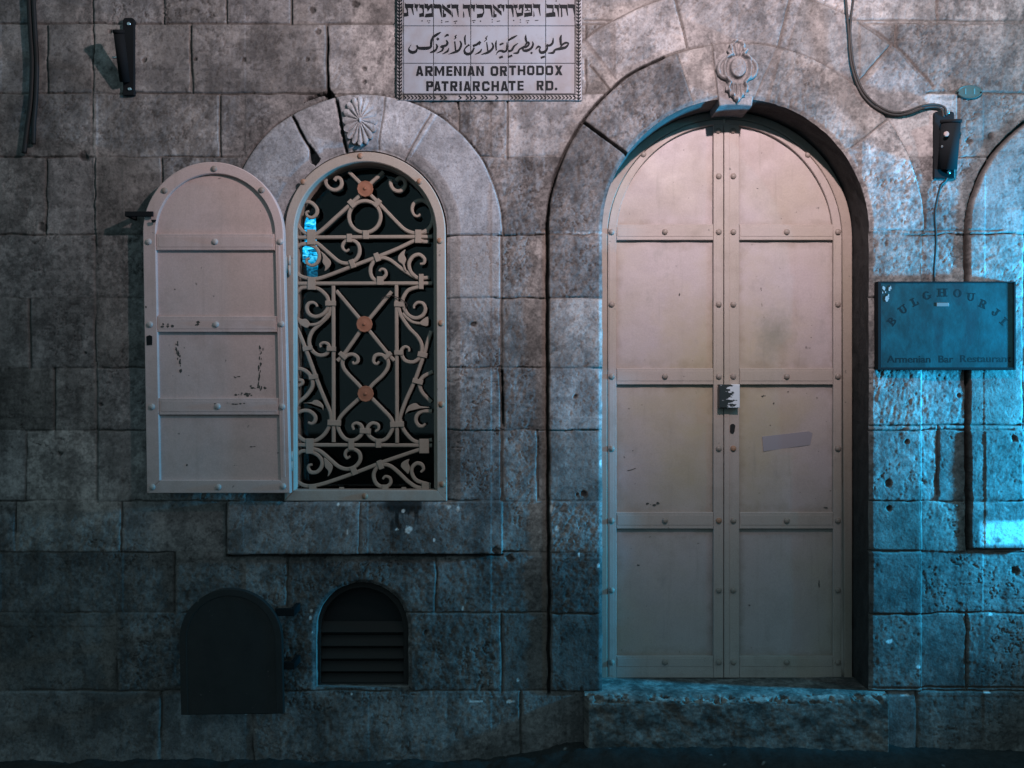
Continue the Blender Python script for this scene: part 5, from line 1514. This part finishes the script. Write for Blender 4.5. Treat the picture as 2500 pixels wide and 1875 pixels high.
bracket((313, 230), (300, 327, 43, 232), ((W(312, 205).x, -0.035, W(0, 205).z), (W(312, 0).x + 0.012, -0.135, W(0, 100).z), 0.024),
        "narrow black bracket with angled pole socket, high on the wall above the shutter", ((314, 58), (316, 217)))
br2 = bracket((2309, 430), (2281, 2330, 272, 434), ((W(2304, 405).x, -0.036, W(0, 418).z), (W(2303, 0).x, -0.080, W(0, 305).z), 0.044),
        "wide black bracket with cables running into it, below the small oval plate", ((2314, 274), (2316.5, 420)))
m = MB(); q_ = W(2314, 325, -0.13); m.lathe((q_.x, -0.118, q_.z), [(0.013, 0.004), (0.012, -0.001), (0.003, -0.002)], 9); m.build("plastic_cap", mat("pink_plastic", (0.40, 0.28, 0.25), 0.6), br2)

m = MB(); p = W(2366.5, 225, -0.01)
m.lathe((p.x, -0.010, p.z), [(1, 0.02), (1, -0.004), (0.965, -0.008), (0.90, -0.0085), (0.86, -0.0070), (0.002, -0.0072)], 40, (0.062, 0.033))
M_num = mat("worn_cyan_enamel", (0.06, 0.20, 0.25), 0.4)
root = empty("number_plate", p, "small oval greenish number plate on the joint above the right bracket", "plate")
M_oval = mat("verdigris_plate", (0.09, 0.17, 0.16), 0.5); t = NT(M_oval)
t.l(t.ramp(t.noise(30, 4), [(0.3, (0.055, 0.075, 0.068)), (0.7, (0.030, 0.085, 0.088))]), t.b.inputs["Base Color"])
m.build("plate", M_oval, root)
for x in (2357.5, 2379):
    _k[0] += 1; m = MB(); m.prism([(x - 2.2, 217.5), (x - 0.2, 216), (x + 1.6, 216), (x + 1.6, 230), (x - 1.2, 230), (x - 1.2, 219)], -0.0185, -0.015, 0.0)
    m.build("numeral", M_num, root)
for x in (2338.5, 2394.5):
    m = MB(); q_ = W(x, 226, -0.016); m.lathe((q_.x, -0.0165, q_.z), [(0.0048, 0.004), (0.0048, -0.003), (0.002, -0.005)], 10)
    m.build("screw", M_black, root)

def cable(name, pts, r, d, label, mt, base):
    m = MB(); q = smooth(pts, 8)
    m.tube([W(p[0], p[1], p[2] if len(p) > 2 else d) for p in q], r, 10)
    return setp(m.build(name, mt, None, True, base=W(*base)), label, "cable")
cable("cable", [(70, -60), (71, 0), (75, 80), (79, 150), (76, 240), (67, 310), (59, 374)], 0.0118, -0.022, "thick black cable with the longer cut end, hanging at the far left", M_cable, (70, 0))
cable("cable", [(82, -60), (82, 0), (86, 80), (90, 150), (88, 235), (83, 300), (82, 352)], 0.0105, -0.024, "thick black cable with the shorter cut end, beside its longer twin", M_cable, (84, 0))
def c4(p): return (1800 + p[0] * 0.3165, p[1] * 0.3165)
cable("cable", [c4(p) for p in ((834, -120), (838, 0), (850, 150), (860, 260), (868, 400), (885, 520), (930, 660), (990, 760), (1080, 838), (1200, 885), (1320, 876), (1440, 832), (1530, 824), (1580, 850), (1590, 900))], 0.0062, -0.022,
      "grey cable coming straight down the wall and curving into the right bracket", M_gcable, (2075, 150))
cable("cable", [c4(p) for p in ((902, -120), (895, 0), (878, 130), (872, 260), (884, 400), (903, 520), (950, 660), (1008, 748), (1090, 818), (1200, 866), (1310, 858), (1430, 815), (1530, 806), (1600, 832), (1612, 890))], 0.0055, -0.026,
      "grey cable joining the other from the right before curving to the bracket", M_gcable, (2085, 150))
cable("cable", [c4((1620, 1370)), c4((1600, 1400)), (2296, 455), (2285, 500), (2282, 530), (2285, 575), (2284, 610), (2281, 650), (2280, 690), (2280, 705)], 0.0055, -0.016,
      "thin black cable dropping from the right bracket down behind the restaurant board", M_cable, (2284, 560))
